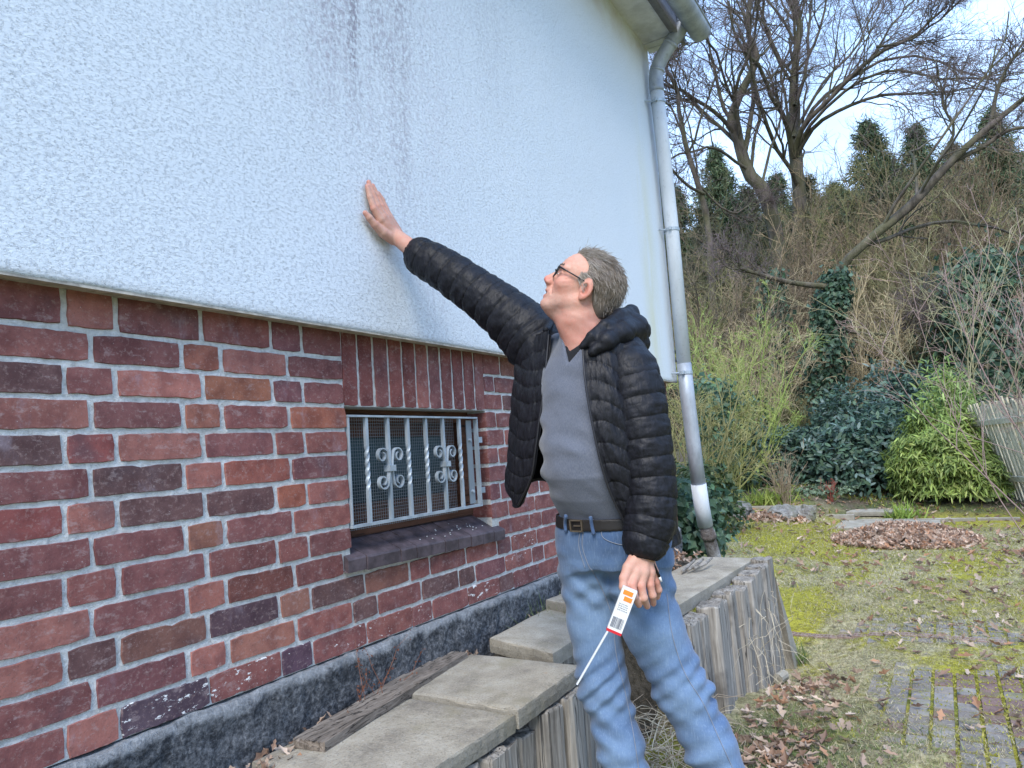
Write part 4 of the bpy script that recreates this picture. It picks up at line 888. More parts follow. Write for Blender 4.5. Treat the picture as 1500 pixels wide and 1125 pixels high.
# straw heap between the legs of the man
def canes(mb, roots, dirs, L_, r0, n=5, droop=.4, col=(1, 1, 1), sides=4, wob=.06):
    N = len(roots); t = np.linspace(0, 1, n); P = roots[:, None]+dirs[:, None]*(L_[:, None]*t)[..., None]; P[..., 2] -= (droop*L_[:, None]*t*t); P += np.cumsum(rs.normal(0, wob, P.shape), 1)*L_[:, None, None]*.5
    V, F = batch_tube(P, r0[:, None]*(1-.7*t), sides); mb.add(V, F, np.repeat(col if np.ndim(col) == 2 else np.tile(col, (N, 1)), n*sides, 0)); return P
mb = MB(); N = 260; rt = np.stack([rs.uniform(1.52, 2.35, N), rs.uniform(-.78, -.38, N), np.zeros(N)], -1); rt[:, 2] = -.70+rs.uniform(0, .12, N); dd = nrm(np.stack([rs.normal(-.35, .7, N), rs.normal(-.5, .5, N), rs.uniform(.1, .9, N)], -1))
canes(mb, rt, dd, rs.uniform(.12, .42, N), np.full(N, .0025), 6, .55, np.array([(.50, .44, .33), (.40, .33, .24), (.28, .22, .16)])[rs.randint(3, size=N)]); mb.build('dry_stalks', M['twig'], None, False, True, kind='stuff')
mb = MB(); N = 34; rt = np.stack([rs.uniform(3.0, 3.9, N), np.full(N, -.74)-rs.uniform(0, .04, N), rs.uniform(-.8, -.3, N)], -1); dd = nrm(np.stack([rs.normal(.0, .6, N), rs.normal(-.15, .1, N), rs.uniform(-.9, .4, N)], -1))
canes(mb, rt, dd, rs.uniform(.2, .5, N), np.full(N, .0018), 7, .3, (.42, .37, .28), 3, .1); mb.build('dry_bindweed', M['twig'], None, False, True, label='tangle of dry bindweed hanging over the far palisade', category='dead vine')
mb = MB(); N = 9; rt = np.stack([rs.uniform(.80, .98, N), rs.uniform(-.075, -.045, N), np.full(N, -.20)], -1); dd = nrm(np.stack([rs.normal(0, .35, N), rs.normal(-.05, .15, N), np.ones(N)], -1)); P = canes(mb, rt, dd, rs.uniform(.1, .26, N), np.full(N, .0016), 6, .1, (.20, .085, .05), 4, .08)
o = mb.build('dry_weed', M['twig'], None, False, True, label='small dried rust-brown weed behind the plank against the plinth', category='dead weed'); pp = P[:, 2:].reshape(-1, 3); pp = np.repeat(pp, 4, 0)+rs.normal(0, .007, (len(pp)*4, 3))
N = len(pp); V, F, C = inst(LT_, LF_, pp, frames(rdir(N)), np.full(N, .011), np.array([(.20, .075, .04), (.13, .055, .04)])[rs.randint(2, size=N)]); obj('dry_leaves', V, F, M['leaf'], o, False, C, kind='stuff')
# ------------------------------------------------------------------ trees
def spawn(P, R, nper, t0, t1, ang, lf, npts, wig=.12, up=.15, rr=.5, rmin=.004, lmin=0):
    """children of polylines P (M,K,3): returns P2 (M*nper,npts,3), R2"""
    M_, K, _ = P.shape; L_ = np.linalg.norm(np.diff(P, axis=1), axis=2).sum(1)
    t = rs.uniform(t0, t1, (M_, nper)); u = t*(K-1); i = np.minimum(u.astype(int), K-2); f = (u-i)[..., None]
    m = np.arange(M_)[:, None]; base = P[m, i]*(1-f)+P[m, i+1]*f; T = nrm(P[m, i+1]-P[m, i]); rad = R[m, i]*(1-f[..., 0])+R[m, i+1]*f[..., 0]
    side = nrm(np.cross(T, rs.normal(size=T.shape))); a = np.radians(rs.normal(ang, ang*.25, t.shape))[..., None]
    d = nrm(T*np.cos(a)+side*np.sin(a)+np.array([0, 0, up])); Lc = np.maximum(L_[:, None]*lf*(1.15-t*.6)*rs.uniform(.6, 1.3, t.shape), lmin)
    base = base.reshape(-1, 3); d = d.reshape(-1, 3); Lc = Lc.reshape(-1); rad = rad.reshape(-1)
    N = len(base); step = Lc/(npts-1); out = [base]; cur = d
    for k in range(npts-1):
        cur = nrm(cur+rs.normal(0, wig, cur.shape)+np.array([0, 0, up*.25])); out.append(out[-1]+cur*step[:, None])
    r0 = np.maximum(rad*rr*rs.uniform(.7, 1.1, N), rmin); R2 = r0[:, None]*np.linspace(1, .35, npts)[None]
    return np.stack(out, 1), np.maximum(R2, rmin*.6)
def pxline(pts, d0, d1=None, n=12, jz=.0):
    d1 = d0 if d1 is None else d1; K = len(pts); P = [at(x, y, d0+(d1-d0)*k/(K-1)) for k, (x, y) in enumerate(pts)]; P = smoothpath(P, n); return P
def cl(x, y): return (960+x/2.778, y/2.778)
def tree_obj(name, label, cat, loc, grp=None): return thing(name, label, cat, tuple(loc), grp)
def put(mb, name, mat, par, loc, smooth=True, usecol=False, **k):
    o = mb.build(name, mat, None, smooth, usecol, **k); o.parent = par; o.matrix_parent_inverse = Matrix.Translation([-v for v in loc]); return o

# ---- great oak
D0 = 27.
def limb(pts, d0, d1, r0, r1, n=14):
    P = pxline([cl(*p) for p in pts], d0, d1, n); P += np.cumsum(rs.normal(0, .085, P.shape), 0)*np.linspace(0, 1, n)[:, None]; return P, np.linspace(r0, r1, n)*(.60 if r0 > .4 else .44)
ob = at(1178, 560, D0); ob[2] = float(gz(ob[0], ob[1]))-.2
limbs = [limb([(600, 1700), (592, 1200), (580, 900), (572, 700), (555, 560), (562, 430), (575, 300), (570, 150), (572, -120)], D0, D0, .52, .15, 20),
 limb([(556, 640), (540, 520), (500, 440), (440, 350), (400, 250), (330, 150), (280, -60)], D0, D0-3, .24, .09), limb([(560, 640), (600, 520), (680, 430), (800, 300), (900, 190), (1050, 100), (1180, -30)], D0, D0-4, .26, .08),
 limb([(572, 640), (640, 520), (750, 450), (870, 402), (1000, 398), (1140, 420), (1262, 470)], D0, D0-5, .20, .05), limb([(566, 590), (600, 520), (680, 400), (820, 300), (950, 232), (1100, 225), (1280, 270), (1420, 290)], D0, D0-1, .20, .05),
 limb([(566, 430), (620, 300), (640, 180), (655, 60), (690, -80)], D0, D0+3, .17, .07), limb([(562, 560), (600, 480), (690, 330), (830, 200), (870, 100), (960, -40)], D0, D0+4, .17, .06), limb([(570, 620), (640, 500), (800, 360), (960, 290), (1150, 330), (1300, 330), (1480, 330)], D0, D0-6, .16, .04),
 limb([(562, 600), (545, 520), (530, 420), (500, 300), (540, 200), (560, 80), (500, -60)], D0, D0+4, .15, .06), limb([(900, 190), (1000, 170), (1120, 110), (1250, 60), (1400, -20)], D0-3, D0-6, .11, .04),
 limb([(820, 300), (900, 200), (990, 60), (1100, -80)], D0-1, D0+2, .12, .05)]
# second stem on the left
ob2 = D0-2
limbs2 = [limb([(520, 1500), (505, 1050), (450, 800), (380, 690), (340, 560), (312, 470), (380, 320), (432, 225), (398, 100), (420, -80)], ob2, ob2, .48, .11, 20), limb([(325, 545), (260, 460), (190, 390), (120, 338), (30, 290), (-60, 240)], ob2, ob2-2, .18, .06),
 limb([(390, 700), (310, 645), (240, 597), (170, 600), (60, 612), (-40, 590)], ob2, ob2-3, .13, .05), limb([(432, 225), (470, 180), (460, 90), (400, 30), (330, -60)], ob2, ob2+2, .10, .05), limb([(345, 560), (330, 440), (300, 380), (255, 250), (205, 180), (190, 60), (220, -80)], ob2, ob2-3, .13, .05),
 limb([(390, 690), (405, 560), (425, 470), (395, 380), (360, 270), (350, 150), (300, 50), (265, -60)], ob2, ob2+3, .14, .06), limb([(262, 290), (180, 180), (100, 155), (-20, 160)], ob2-1, ob2-3, .06, .03), limb([(430, 770), (470, 590), (490, 480), (445, 360), (400, 250)], ob2, ob2+2, .12, .05)]
limbs3 = [limb([(240, 1300), (215, 900), (165, 700), (110, 520), (90, 360), (50, 250), (40, 120)], D0-4, D0-4, .26, .08, 16), limb([(200, 790), (100, 740), (20, 640), (-60, 560)], D0-4, D0-6, .12, .05), limb([(120, 560), (50, 430), (-30, 380)], D0-4, D0-3, .09, .04), limb([(110, 520), (165, 420), (150, 330), (110, 230)], D0-4, D0-2, .07, .03), limb([(185, 760), (260, 840), (330, 850), (420, 790)], D0-4, D0-3, .08, .04)]
def bare_tree(name, label, LM, loc, counts, col=(.085, .068, .062), twigc=(.13, .10, .10), rmin=.006, cat='tree', trunkmat='bark', grp=None):
    t = tree_obj(name, label, cat, loc, grp); K = 14; mb = MB()
    for P, R in LM[:1]:
        V, F = batch_tube(P[None], R[None], 10); mb.add(V, F)
    put(mb, 'trunk', M[trunkmat], t, loc); mb = MB()
    for P, R in LM[1:]: V, F = batch_tube(P[None], R[None], 8); mb.add(V, F)
    Ps = np.stack([smoothpath(P, K) for P, R in LM]); Rs = np.stack([np.interp(np.linspace(0, 1, K), np.linspace(0, 1, len(R)), R) for P, R in LM])
    a, b, c, d = counts
    P1, R1 = spawn(Ps, Rs, a, .30, 1, 34, .46, 9, .17, .08, .48, .018); V, F = batch_tube(P1, R1, 6); mb.add(V, F)
    P2, R2 = spawn(P1, R1, b, .15, 1, 40, .52, 7, .2, .04, .55, rmin*1.6); V, F = batch_tube(P2, R2, 4); mb.add(V, F)
    put(mb, 'branches', M[trunkmat], t, loc, usecol=False)
    tw = MB(); P3, R3 = spawn(P2, R2, c, .15, 1, 42, .55, 5, .2, .03, .6, rmin, .4); V, F = batch_tube(P3, R3, 3); tw.add(V, F, np.array(twigc))
    if d: P4, R4 = spawn(P3, R3, d, .2, 1, 45, .5, 4, .22, .02, .6, rmin*.75, .25); V, F = batch_tube(P4, R4, 3); tw.add(V, F, np.array(twigc)*1.15)
    put(tw, 'twigs', M['twig'], t, loc, usecol=True, kind='stuff'); return t
bare_tree('oak_tree', 'largest bare spreading oak, its straight grey trunk in the middle of the wood', limbs, ob, (11, 7, 5, 3))
ob2b = at(1145, 560, D0-2); ob2b[2] = float(gz(ob2b[0], ob2b[1])); bare_tree('oak_tree', 'bare mossy crooked oak stem just left of the largest oak', limbs2, ob2b, (10, 7, 5, 3))
ob3 = at(1045, 560, D0-4); ob3[2] = float(gz(ob3[0], ob3[1])); bare_tree('oak_tree', 'smaller bare oak standing right beside the drainpipe', limbs3, ob3, (8, 6, 5, 2))
# ---- leaning tree with ivy foot
LN = [(pxline([(1204, 700), (1207, 600), (1216, 480), (1228, 400), (1275, 350), (1335, 300), (1392, 238), (1450, 185), (1530, 120)], 18, 16, 22), np.interp(np.linspace(0, 1, 22), [0, .3, .45, .6, 1], [.15, .12, .10, .11, .05])),
      (pxline([(1338, 298), (1376, 235), (1398, 190), (1380, 150), (1392, 90)], 16.9, 16.5, 12), np.linspace(.045, .015, 12)), (pxline([(1392, 238), (1440, 215), (1480, 190), (1540, 185)], 16.6, 16, 12), np.linspace(.06, .03, 12)),
      (pxline([(1222, 420), (1190, 418), (1150, 412), (1100, 398), (1082, 392)], 17.3, 16.8, 12), np.linspace(.08, .04, 12)), (pxline([(1216, 480), (1280, 490), (1330, 480), (1370, 420)], 17.5, 17, 12), np.linspace(.05, .02, 12)), (pxline([(1450, 185), (1465, 120), (1500, 60)], 16.3, 16, 12), np.linspace(.05, .02, 12))]
lb = at(1204, 690, 18); lb[2] = float(gz(lb[0], lb[1])); bare_tree('leaning_tree', 'mossy tree leaning far to the right over the thicket, ivy round its foot', LN, lb, (7, 5, 5, 2))
IVT = np.array([[0, 0, 0], [.35, .42, .05], [.55, .25, .03], [1, 0, -.05], [.55, -.25, .03], [.35, -.42, .05], [.4, 0, -.04]]) - [.4, 0, 0]; IVF = np.array([[6, 0, 1], [6, 1, 2], [6, 2, 3], [6, 3, 4], [6, 4, 5], [6, 5, 0]])[:, ::-1]
def ivy(name, label, P, R, n, size, cols, cat='ivy', par=None, spread=.12):
    K = len(P); t = rs.uniform(0, K-1.001, n); i = t.astype(int); f = (t-i)[:, None]; c = P[i]*(1-f)+P[i+1]*f; r = (R[i]*(1-f[:, 0])+R[i+1]*f[:, 0]); dd = rdir(n); dd[:, 2] *= .3; dd = nrm(dd)
    lump = 1+.8*np.clip(fbm(c*1.6, 3, 3), -.3, 1)+.0; pos = c+dd*(r*lump+np.abs(rs.normal(0, spread, n)))[:, None]; Z = nrm(dd+rs.normal(0, .45, (n, 3))+[0, 0, .25]); X = nrm(np.cross(Z, rs.normal(size=(n, 3)))); Y = np.cross(Z, X)
    V, F, C = inst(IVT, IVF, pos, np.stack([X, Y, Z], -1), size*rs.uniform(.6, 1.3, n), cols[rs.randint(len(cols), size=n)]*rs.uniform(.6, 1.3, (n, 1))); o = obj(name, V, F, M['green'], None, False, C, **({'label': label, 'category': cat} if label else {})); return o
IVC = np.array([(.055, .10, .06), (.075, .14, .075), (.04, .08, .05), (.10, .16, .11)])
P = pxline([(1200, 700), (1200, 640), (1208, 540), (1214, 470), (1228, 400)], 17.9, 17.3, 16); ivy('ivy', 'thick dark ivy wrapped round the foot of the leaning tree', P, np.linspace(.50, .27, 16), 4600, .13, IVC)
P = pxline([(1136, 620), (1136, 520), (1134, 400)], 19, 19, 10); ivy('ivy', 'narrow column of ivy on a thin trunk left of the leaning tree', P, np.linspace(.22, .18, 10), 1500, .16, IVC)
P = pxline([(1455, 600), (1440, 520), (1425, 440), (1440, 380)], 17, 17, 10); ivy('ivy', 'dark ivy mass hanging above the picket fence at the right', P, np.array([.9, 1.0, .9, .8, .7, .6, .5, .4, .3, .2]), 4200, .17, IVC, spread=.3)
P = pxline([(1022, 800), (1012, 770), (1006, 720)], 6.3, 6.3, 8); ivy('ivy', 'glossy green ivy bush between the house corner and the drainpipe', P, np.full(8, .20), 1300, .085, IVC*1.25, spread=.08)
P = pxline([(1050, 660), (1045, 600), (1040, 560)], 11.5, 11.5, 8); ivy('ivy', 'patch of ivy low in the pale thicket beside the drainpipe', P, np.full(8, .22), 700, .11, IVC*1.3, spread=.15)
P = pxline([(1086, 700), (1086, 640), (1084, 590)], 13, 13, 8); ivy('ivy', 'dark ivy-clad stump in the thicket', P, np.full(8, .2), 900, .12, IVC, spread=.1)

# ---- conifers on the skyline
def conifer(px_, top, bot, d, wpx, cols, seed, label):
    rr = np.random.RandomState(seed); B = at(px_, bot, d); B[2] = float(gz(B[0], B[1]))-.2; T = at(px_, top, d); H_ = T[2]-B[2]; T = np.array([B[0]+rr.normal(0, .2), B[1]+rr.normal(0, .2), T[2]]); Wd = wpx/FPX*d
    t = tree_obj('conifer', label, 'conifer', B, 'conifers on the skyline'); mb = MB(); mb.tube([B, B*.5+T*.5, T], [.22, .14, .03], 7); put(mb, 'trunk', M['bark'], t, B)
    n = int(150+H_*6); h = rr.uniform(.12, 1, n); az = rr.uniform(0, 2*np.pi, n); ln = np.minimum(Wd*1.25, .52*(1-h)*H_)*rr.uniform(.55, 1.2, n)+.12; base = B+(T-B)*h[:, None]; dv = np.stack([np.cos(az), np.sin(az), rr.normal(-.08, .22, n)], -1)
    k = 6; tt = np.linspace(0, 1, k); P = base[:, None]+dv[:, None]*(ln[:, None]*tt)[..., None]; P[..., 2] -= .28*ln[:, None]*tt**2; P[..., 2] += .12*ln[:, None]*tt**4
    V, F = batch_tube(P, np.full((n, k), .02), 3); br = MB(); br.add(V, F, (.06, .045, .035))
    # sprays of needles along each branch
    per = 105; m = n*per; ii = np.repeat(np.arange(n), per); u = rr.uniform(.12, 1, m)*(k-1); i = np.minimum(u.astype(int), k-2); f = (u-i)[:, None]; c = P[ii, i]*(1-f)+P[ii, i+1]*f; c = c+rr.normal(0, .16, c.shape)
    dirc = nrm(dv[ii]*rr.uniform(.0, .8, (m, 1))+rr.normal(0, .75, (m, 3))+[0, 0, -.45]); NT_ = np.array([[0, -.05, 0], [0, .05, 0], [.55, .085, .02], [1, 0, 0], [.55, -.085, .02]]); NF_ = np.array([[0, 4, 1], [1, 4, 2], [2, 4, 3]])
    V, F, C = inst(NT_, NF_, c, frames(dirc), rr.uniform(.14, .34, m), cols[rr.randint(len(cols), size=m)]*rr.uniform(.55, 1.35, (m, 1))); br.add(V, F, C); put(br, 'crown', M['needle'], t, B, False, True)
NC = np.array([(.075, .115, .06), (.095, .145, .065), (.06, .09, .05), (.14, .16, .08)]); NC2 = np.array([(.11, .125, .07), (.13, .12, .08), (.085, .10, .065)])
for i, (x, top, bot, d, w, cc, lab) in enumerate([(1311, 168, 520, 33, 62, NC, 'tallest pointed conifer standing right of the largest oak'), (1012, 268, 560, 34, 90, NC, 'dark conifer seen just right of the drainpipe'), (1070, 205, 560, 38, 70, NC, 'conifer behind the forking limbs of the crooked oak'),
   (1130, 262, 560, 36, 80, NC2, 'broad conifer behind the trunk of the crooked oak'), (1205, 258, 560, 35, 75, NC2, 'conifer between the oak trunk and the tallest conifer'), (1255, 262, 560, 37, 70, NC, 'low dense conifer left of the tallest conifer'), (1390, 172, 560, 34, 80, NC, 'conifer rising behind the leaning tree'),
   (1440, 200, 560, 36, 80, NC2, 'brownish conifer right of the leaning tree'), (1490, 150, 560, 33, 80, NC, 'conifer at the right edge of the photo'), (1350, 225, 560, 39, 70, NC, 'far conifer between the tallest conifer and the leaning tree'), (1165, 250, 560, 42, 90, NC, 'far conifer behind the oak trunk'), (985, 225, 560, 44, 90, NC, 'far conifer half hidden by the drainpipe'), (1330, 330, 520, 25, 95, NC, 'low drooping fir under the leaning tree'), (1400, 300, 560, 28, 80, NC2, 'fir behind the thicket at the right'), (1040, 300, 560, 31, 90, NC2, 'low conifer between the drainpipe and the crooked oak'), (1095, 285, 560, 32, 85, NC, 'low conifer right behind the crooked oak stem'), (1235, 300, 560, 30, 85, NC, 'low conifer just right of the big oak trunk'), (1285, 280, 560, 31, 85, NC2, 'low conifer at the foot of the tallest conifer'), (1360, 270, 560, 32, 85, NC, 'low conifer behind the middle of the leaning tree'), (1465, 260, 560, 31, 90, NC, 'low conifer near the right edge of the photo')]):
    conifer(x, top, bot, d, w*1.25, cc, 50+i, lab)

# ---- thicket of bare shrubs: each shrub a thing
TWC = np.array([(.29, .22, .135), (.36, .29, .175), (.20, .15, .10), (.32, .32, .12), (.14, .115, .08)])
def shrub(name, label, c, h, spread, nst, tcol, seed, sub=(5, 5, 3), r0=.018, rmin=.0035, cat='shrub', grp=None, buds=0, budc=None, lean=0, uptw=.18):
    rr = np.random.RandomState(seed); t = tree_obj(name, label, cat, c, grp); az = rr.uniform(0, 2*np.pi, nst); rt = np.array(c)+np.stack([rr.normal(0, .12*spread, nst), rr.normal(0, .12*spread, nst), np.zeros(nst)], -1)
    sp = rr.uniform(.1, 1, nst)*spread/h; d = nrm(np.stack([np.cos(az)*sp, np.sin(az)*sp+lean, np.ones(nst)], -1)); L_ = h*rr.uniform(.65, 1.12, nst); K = 8; out = [rt]; cur = d
    for k in range(K-1): cur = nrm(cur+rr.normal(0, .10, cur.shape)); out.append(out[-1]+cur*(L_/(K-1))[:, None])
    P = np.stack(out, 1); R = (r0*rr.uniform(.6, 1.2, nst))[:, None]*np.linspace(1, .3, K)[None]; mb = MB(); V, F = batch_tube(P, R, 5); mb.add(V, F, np.array(tcol)*.8)
    a, b, c_ = sub; P1, R1 = spawn(P, R, a, .2, 1, 34, .42, 6, .16, uptw, .6, rmin*1.6); V, F = batch_tube(P1, R1, 4); mb.add(V, F, np.array(tcol)*.9)
    P2, R2 = spawn(P1, R1, b, .15, 1, 40, .5, 5, .18, .1, .6, rmin); V, F = batch_tube(P2, R2, 3); mb.add(V, F, np.array(tcol)); PL = P2
    if c_: P3, R3 = spawn(P2, R2, c_, .2, 1, 42, .55, 4, .2, .05, .6, rmin*.8, .12); V, F = batch_tube(P3, R3, 3); mb.add(V, F, np.array(tcol)*1.15); PL = P3
    put(mb, 'stems', M['twig'], t, c, False, True, kind='stuff')
    if buds:
        pts = PL[:, -2:].reshape(-1, 3); pts = pts[rr.randint(len(pts), size=buds)]+rr.normal(0, .02, (buds, 3)); V, F, C = inst(IVT, IVF, pts, frames(rdir(buds)), rr.uniform(.03, .07, buds), budc*rr.uniform(.7, 1.3, (buds, 1))); m2 = MB(); m2.add(V, F, C); put(m2, 'young_leaves', M['green'], t, c, False, True, kind='stuff')
def gp(x, d): p = at(x, 600, d); return np.array([p[0], p[1], float(gz(p[0], p[1]))-.05])
SH = [(1010, 10.5, 2.2, 0), (1050, 12, 2.6, 3), (1095, 13.5, 2.6, 3), (1030, 15, 3.2, 0), (1120, 15.5, 3.0, 1), (1165, 17.5, 1.7, 2), (1075, 19, 4.2, 2), (1000, 19.5, 4.6, 4), (1250, 18.5, 2.2, 1), (1290, 17.5, 3.3, 1), (1335, 19, 3.8, 0), (1385, 18, 3.6, 2), (1265, 23, 5.0, 0), (1190, 24, 5.0, 2), (1105, 24, 5.2, 4), (1330, 24, 5.0, 1), (1400, 23, 5.2, 0), (1460, 20, 4.6, 2),
      (1030, 25, 5.4, 2), (1225, 27, 5.5, 4), (1300, 29, 6, 2), (1370, 28, 6, 1), (1450, 27, 6, 4), (1150, 29, 6, 0), (1070, 30, 6, 4), (1000, 29, 6, 2), (1240, 33, 6, 0), (1330, 34, 6, 4), (1420, 33, 6, 2), (1100, 34, 6, 2), (1490, 30, 6, 0), (1180, 36, 6, 1), (1130, 21, 4.6, 1), (1215, 22, 4.8, 2), (1310, 21, 5.0, 0), (1355, 22, 5.2, 2), (1080, 23, 5.4, 0), (1260, 26, 6, 1), (1410, 25, 5.6, 0), (1480, 24, 5.6, 2), (1020, 21, 5.0, 0), (1180, 26, 6, 0), (1340, 27, 6.4, 1)]
SL = {0: 'tan', 1: 'straw coloured', 2: 'brown', 3: 'yellow-green budding', 4: 'dark brown'}
spots_ = ['by the drainpipe', 'right of the drainpipe', 'left of the ivy trunk', 'under the leaning tree', 'behind the bamboo', 'above the fence']
seen_ = {}
for i, (x, d, h, ci) in enumerate(SH):
    where = 'beside the drainpipe' if x < 1040 else 'below the crooked oak' if x < 1130 else 'near the ivy-clad tree' if x < 1235 else 'under the leaning tree' if x < 1320 else 'above the bamboo' if x < 1420 else 'above the picket fence'
    dep = 'in the front row' if d < 16 else 'in the middle of the thicket' if d < 22 else 'far back in the thicket' if d < 30 else 'on the rearmost slope'
    lb_ = f'{SL[ci]} bare shrub {where}, {dep}'; seen_[lb_] = seen_.get(lb_, 0)+1
    if seen_[lb_] > 1: lb_ += [', the taller one', ', the widest one', ', the loosest one', ', the leaning one'][min(seen_[lb_]-2, 3)]; h *= 1.12
    if d >= 23: h *= 1.15
    lb_ = lb_.replace('yellow-green budding bare', 'yellow-green budding').replace(' of the thicket', '') if len(lb_.split()) > 15 else lb_
    shrub('bare_shrub', lb_, gp(x, d), h, h*.55, 12 if d < 16 else 10, TWC[ci]*(1 if d < 19 else rs.uniform(.6, 1.0))*([1, 1, 1] if rs.rand() < .6 else [.82, 1.0, .72]), 100+i, (6, 6, 3) if d < 25 else (6, 6, 2), .022 if d < 16 else .035, .0042 if d < 16 else .0075, grp='bare shrubs of the thicket', buds=500 if ci == 3 else 0, budc=np.array([.22, .27, .08]))
# bare saplings at the right, near
shrub('bare_sapling', 'tall thin-twigged sapling reaching into the photo from the right edge', gp(1560, 8.2), 4.4, 2.2, 6, (.34, .24, .22), 300, (6, 4, 2), .012, .0024, 'sapling', lean=.10)
shrub('bare_sapling', 'olive-barked bare sapling in front of the leaning tree', gp(1440, 12.5), 4.6, 2.2, 6, (.34, .31, .18), 301, (6, 4, 3), .018, .0035, 'sapling')
shrub('bare_sapling', 'reddish bare sapling above the picket fence', gp(1500, 10.5), 3.6, 2.0, 4, (.34, .20, .18), 302, (5, 4, 2), .011, .0026, 'sapling')
shrub('dry_shrub', 'upright clump of dead straw stems in the flower bed', np.array(ong(1150, 742)), .95, .35, 34, (.33, .26, .18), 303, (2, 2, 0), .006, .0025, 'dead shrub')
shrub('red_shrub', 'tiny red-twigged bush in the middle of the bed', np.array(ong(1217, 735)), .40, .2, 12, (.30, .08, .06), 304, (2, 2, 0), .005, .003, 'shrub')

# ---- rhododendron hedge, each bush its own
def bush(name, label, c, rx, ry, rz, n, size, cols, seed, cat='bush', grp=None, shape=None, droop=0, mat='green', T=(IVT, IVF), asp=1.):
    rr = np.random.RandomState(seed); t = tree_obj(name, label, cat, c, grp); c = np.array(c); D = nrm(rr.normal(size=(n, 3))); D[:, 2] = np.where(D[:, 2] < -.2, -D[:, 2], D[:, 2]); rad = rr.uniform(.45, 1, n)**.45*(1+.42*fbm(D*2.2+seed, 3)+.12*fbm(D*7+seed, 2))
    P = c+D*rad[:, None]*[rx, ry, rz]+[0, 0, rz*.12]; Z = nrm(D+rr.normal(0, .45, (n, 3))+[0, 0, .35]); X = nrm(np.cross(Z, rr.normal(size=(n, 3)))+D*.5+[0, 0, -droop]); Y = nrm(np.cross(Z, X)); Z = np.cross(X, Y)
    S = size*rr.uniform(.6, 1.3, n); S3 = np.stack([S, S*asp, S], -1); V, F, C = inst(T[0], T[1], P, np.stack([X, Y, Z], -1), S3, cols[rr.randint(len(cols), size=n)]*rr.uniform(.6, 1.35, (n, 1))); m2 = MB(); m2.add(V, F, C); put(m2, 'foliage', M[mat], t, c, False, True, kind='stuff')
    k = 14; az = rr.uniform(0, 2*np.pi, k); P = c+np.stack([np.cos(az)*rx*.6, np.sin(az)*ry*.6, np.full(k, rz*.7)], -1)[:, None]*np.linspace(0, 1, 5)[None, :, None]; V, F = batch_tube(P, np.full((k, 5), .015), 5); m2 = MB(); m2.add(V, F, (.08, .06, .045)); put(m2, 'branches', M['twig'], t, c, False, True)
RH = np.array([(.065, .12, .085), (.08, .15, .11), (.05, .09, .07), (.14, .20, .18), (.09, .15, .09)])
LFT = np.array([[0, 0, 0], [.3, .16, .02], [.7, .15, .0], [1, 0, -.06], [.7, -.15, 0], [.3, -.16, .02]]); LFF = np.array([[0, 5, 4, 1], [1, 4, 3, 2]])
for i, (x, y, d, rx, rz, lab) in enumerate([(1178, 690, 13.6, .80, .78, 'left'), (1228, 695, 13.2, .85, .85, 'x'), (1280, 702, 12.9, .85, 1.10, 'x'), (1330, 706, 13.0, .7, 1.0, 'x'), (1125, 690, 14.8, .8, .75, 'x'), (1255, 650, 15.0, 1.2, 1.35, 'x'), (1330, 640, 15.4, 1.0, 1.7, 'x')]):
    lab = ['low rhododendron bush below the ivy-clad tree', 'dark rhododendron bush in the middle of the hedge', 'tall rhododendron bush left of the bamboo', 'rhododendron bush touching the left side of the bamboo', 'small rhododendron bush at the left end of the hedge', 'rhododendron bush in the second row', 'highest rhododendron bush, behind the bamboo'][i]
    p = at(x, y, d); bush('rhododendron', lab, (p[0], p[1], float(gz(p[0], p[1]))), rx, rx, rz, 3800, .135, RH, 400+i, 'rhododendron', 'rhododendron hedge', T=(LFT, LFF), asp=1.1)
bush('bush', 'loose green bush in the shade behind the drainpipe', gp(1012, 9.6), .6, .6, .85, 1500, .09, np.array([(.06, .10, .04), (.10, .13, .05)]), 420)
bush('bush', 'low leafy bush under the pale thicket', gp(1085, 14), .8, .8, .7, 1500, .11, np.array([(.07, .11, .06), (.10, .13, .07)]), 421)
for i, (x, d, r_, h_, lab) in enumerate([(1060, 24, 1.6, 2.2, 'dark evergreen bush deep in the thicket left of the narrow ivy column'), (1010, 22, 1.4, 2.4, 'dark evergreen bush in the shade beside the drainpipe'), (1160, 27, 1.8, 2.4, 'dark evergreen bush behind the narrow ivy column'), (1275, 26, 1.8, 2.6, 'dark evergreen bush just under the leaning tree'), (1350, 24, 1.6, 2.4, 'dark evergreen bush above the bamboo'), (1310, 30, 2.2, 3.4, 'broad evergreen bush on the slope below the tallest conifer'), (1100, 31, 2.2, 3.2, 'broad evergreen bush on the slope below the crooked oak'), (1400, 29, 2.0, 3.4, 'broad evergreen bush on the slope above the fence')]):
    bush('evergreen_bush', lab, gp(x, d), r_, r_, h_, 2600, .20, np.array([(.06, .09, .045), (.08, .11, .055), (.05, .07, .04)]), 470+i, 'bush', 'evergreen bushes in the thicket')
pb = ong(1400, 728)
bush('bamboo', 'bright green feathery bamboo in front of the fence', (pb[0], pb[1], pb[2]+.15), (.93), (.93), 1.08, 17000, .125, np.array([(.20, .28, .06), (.26, .34, .08), (.15, .21, .05), (.34, .40, .12)]), 430, 'bamboo', droop=.9, T=(LFT, LFF), asp=.55)
bb = np.array([pb[0], pb[1], pb[2]]); mb = MB(); lv = []
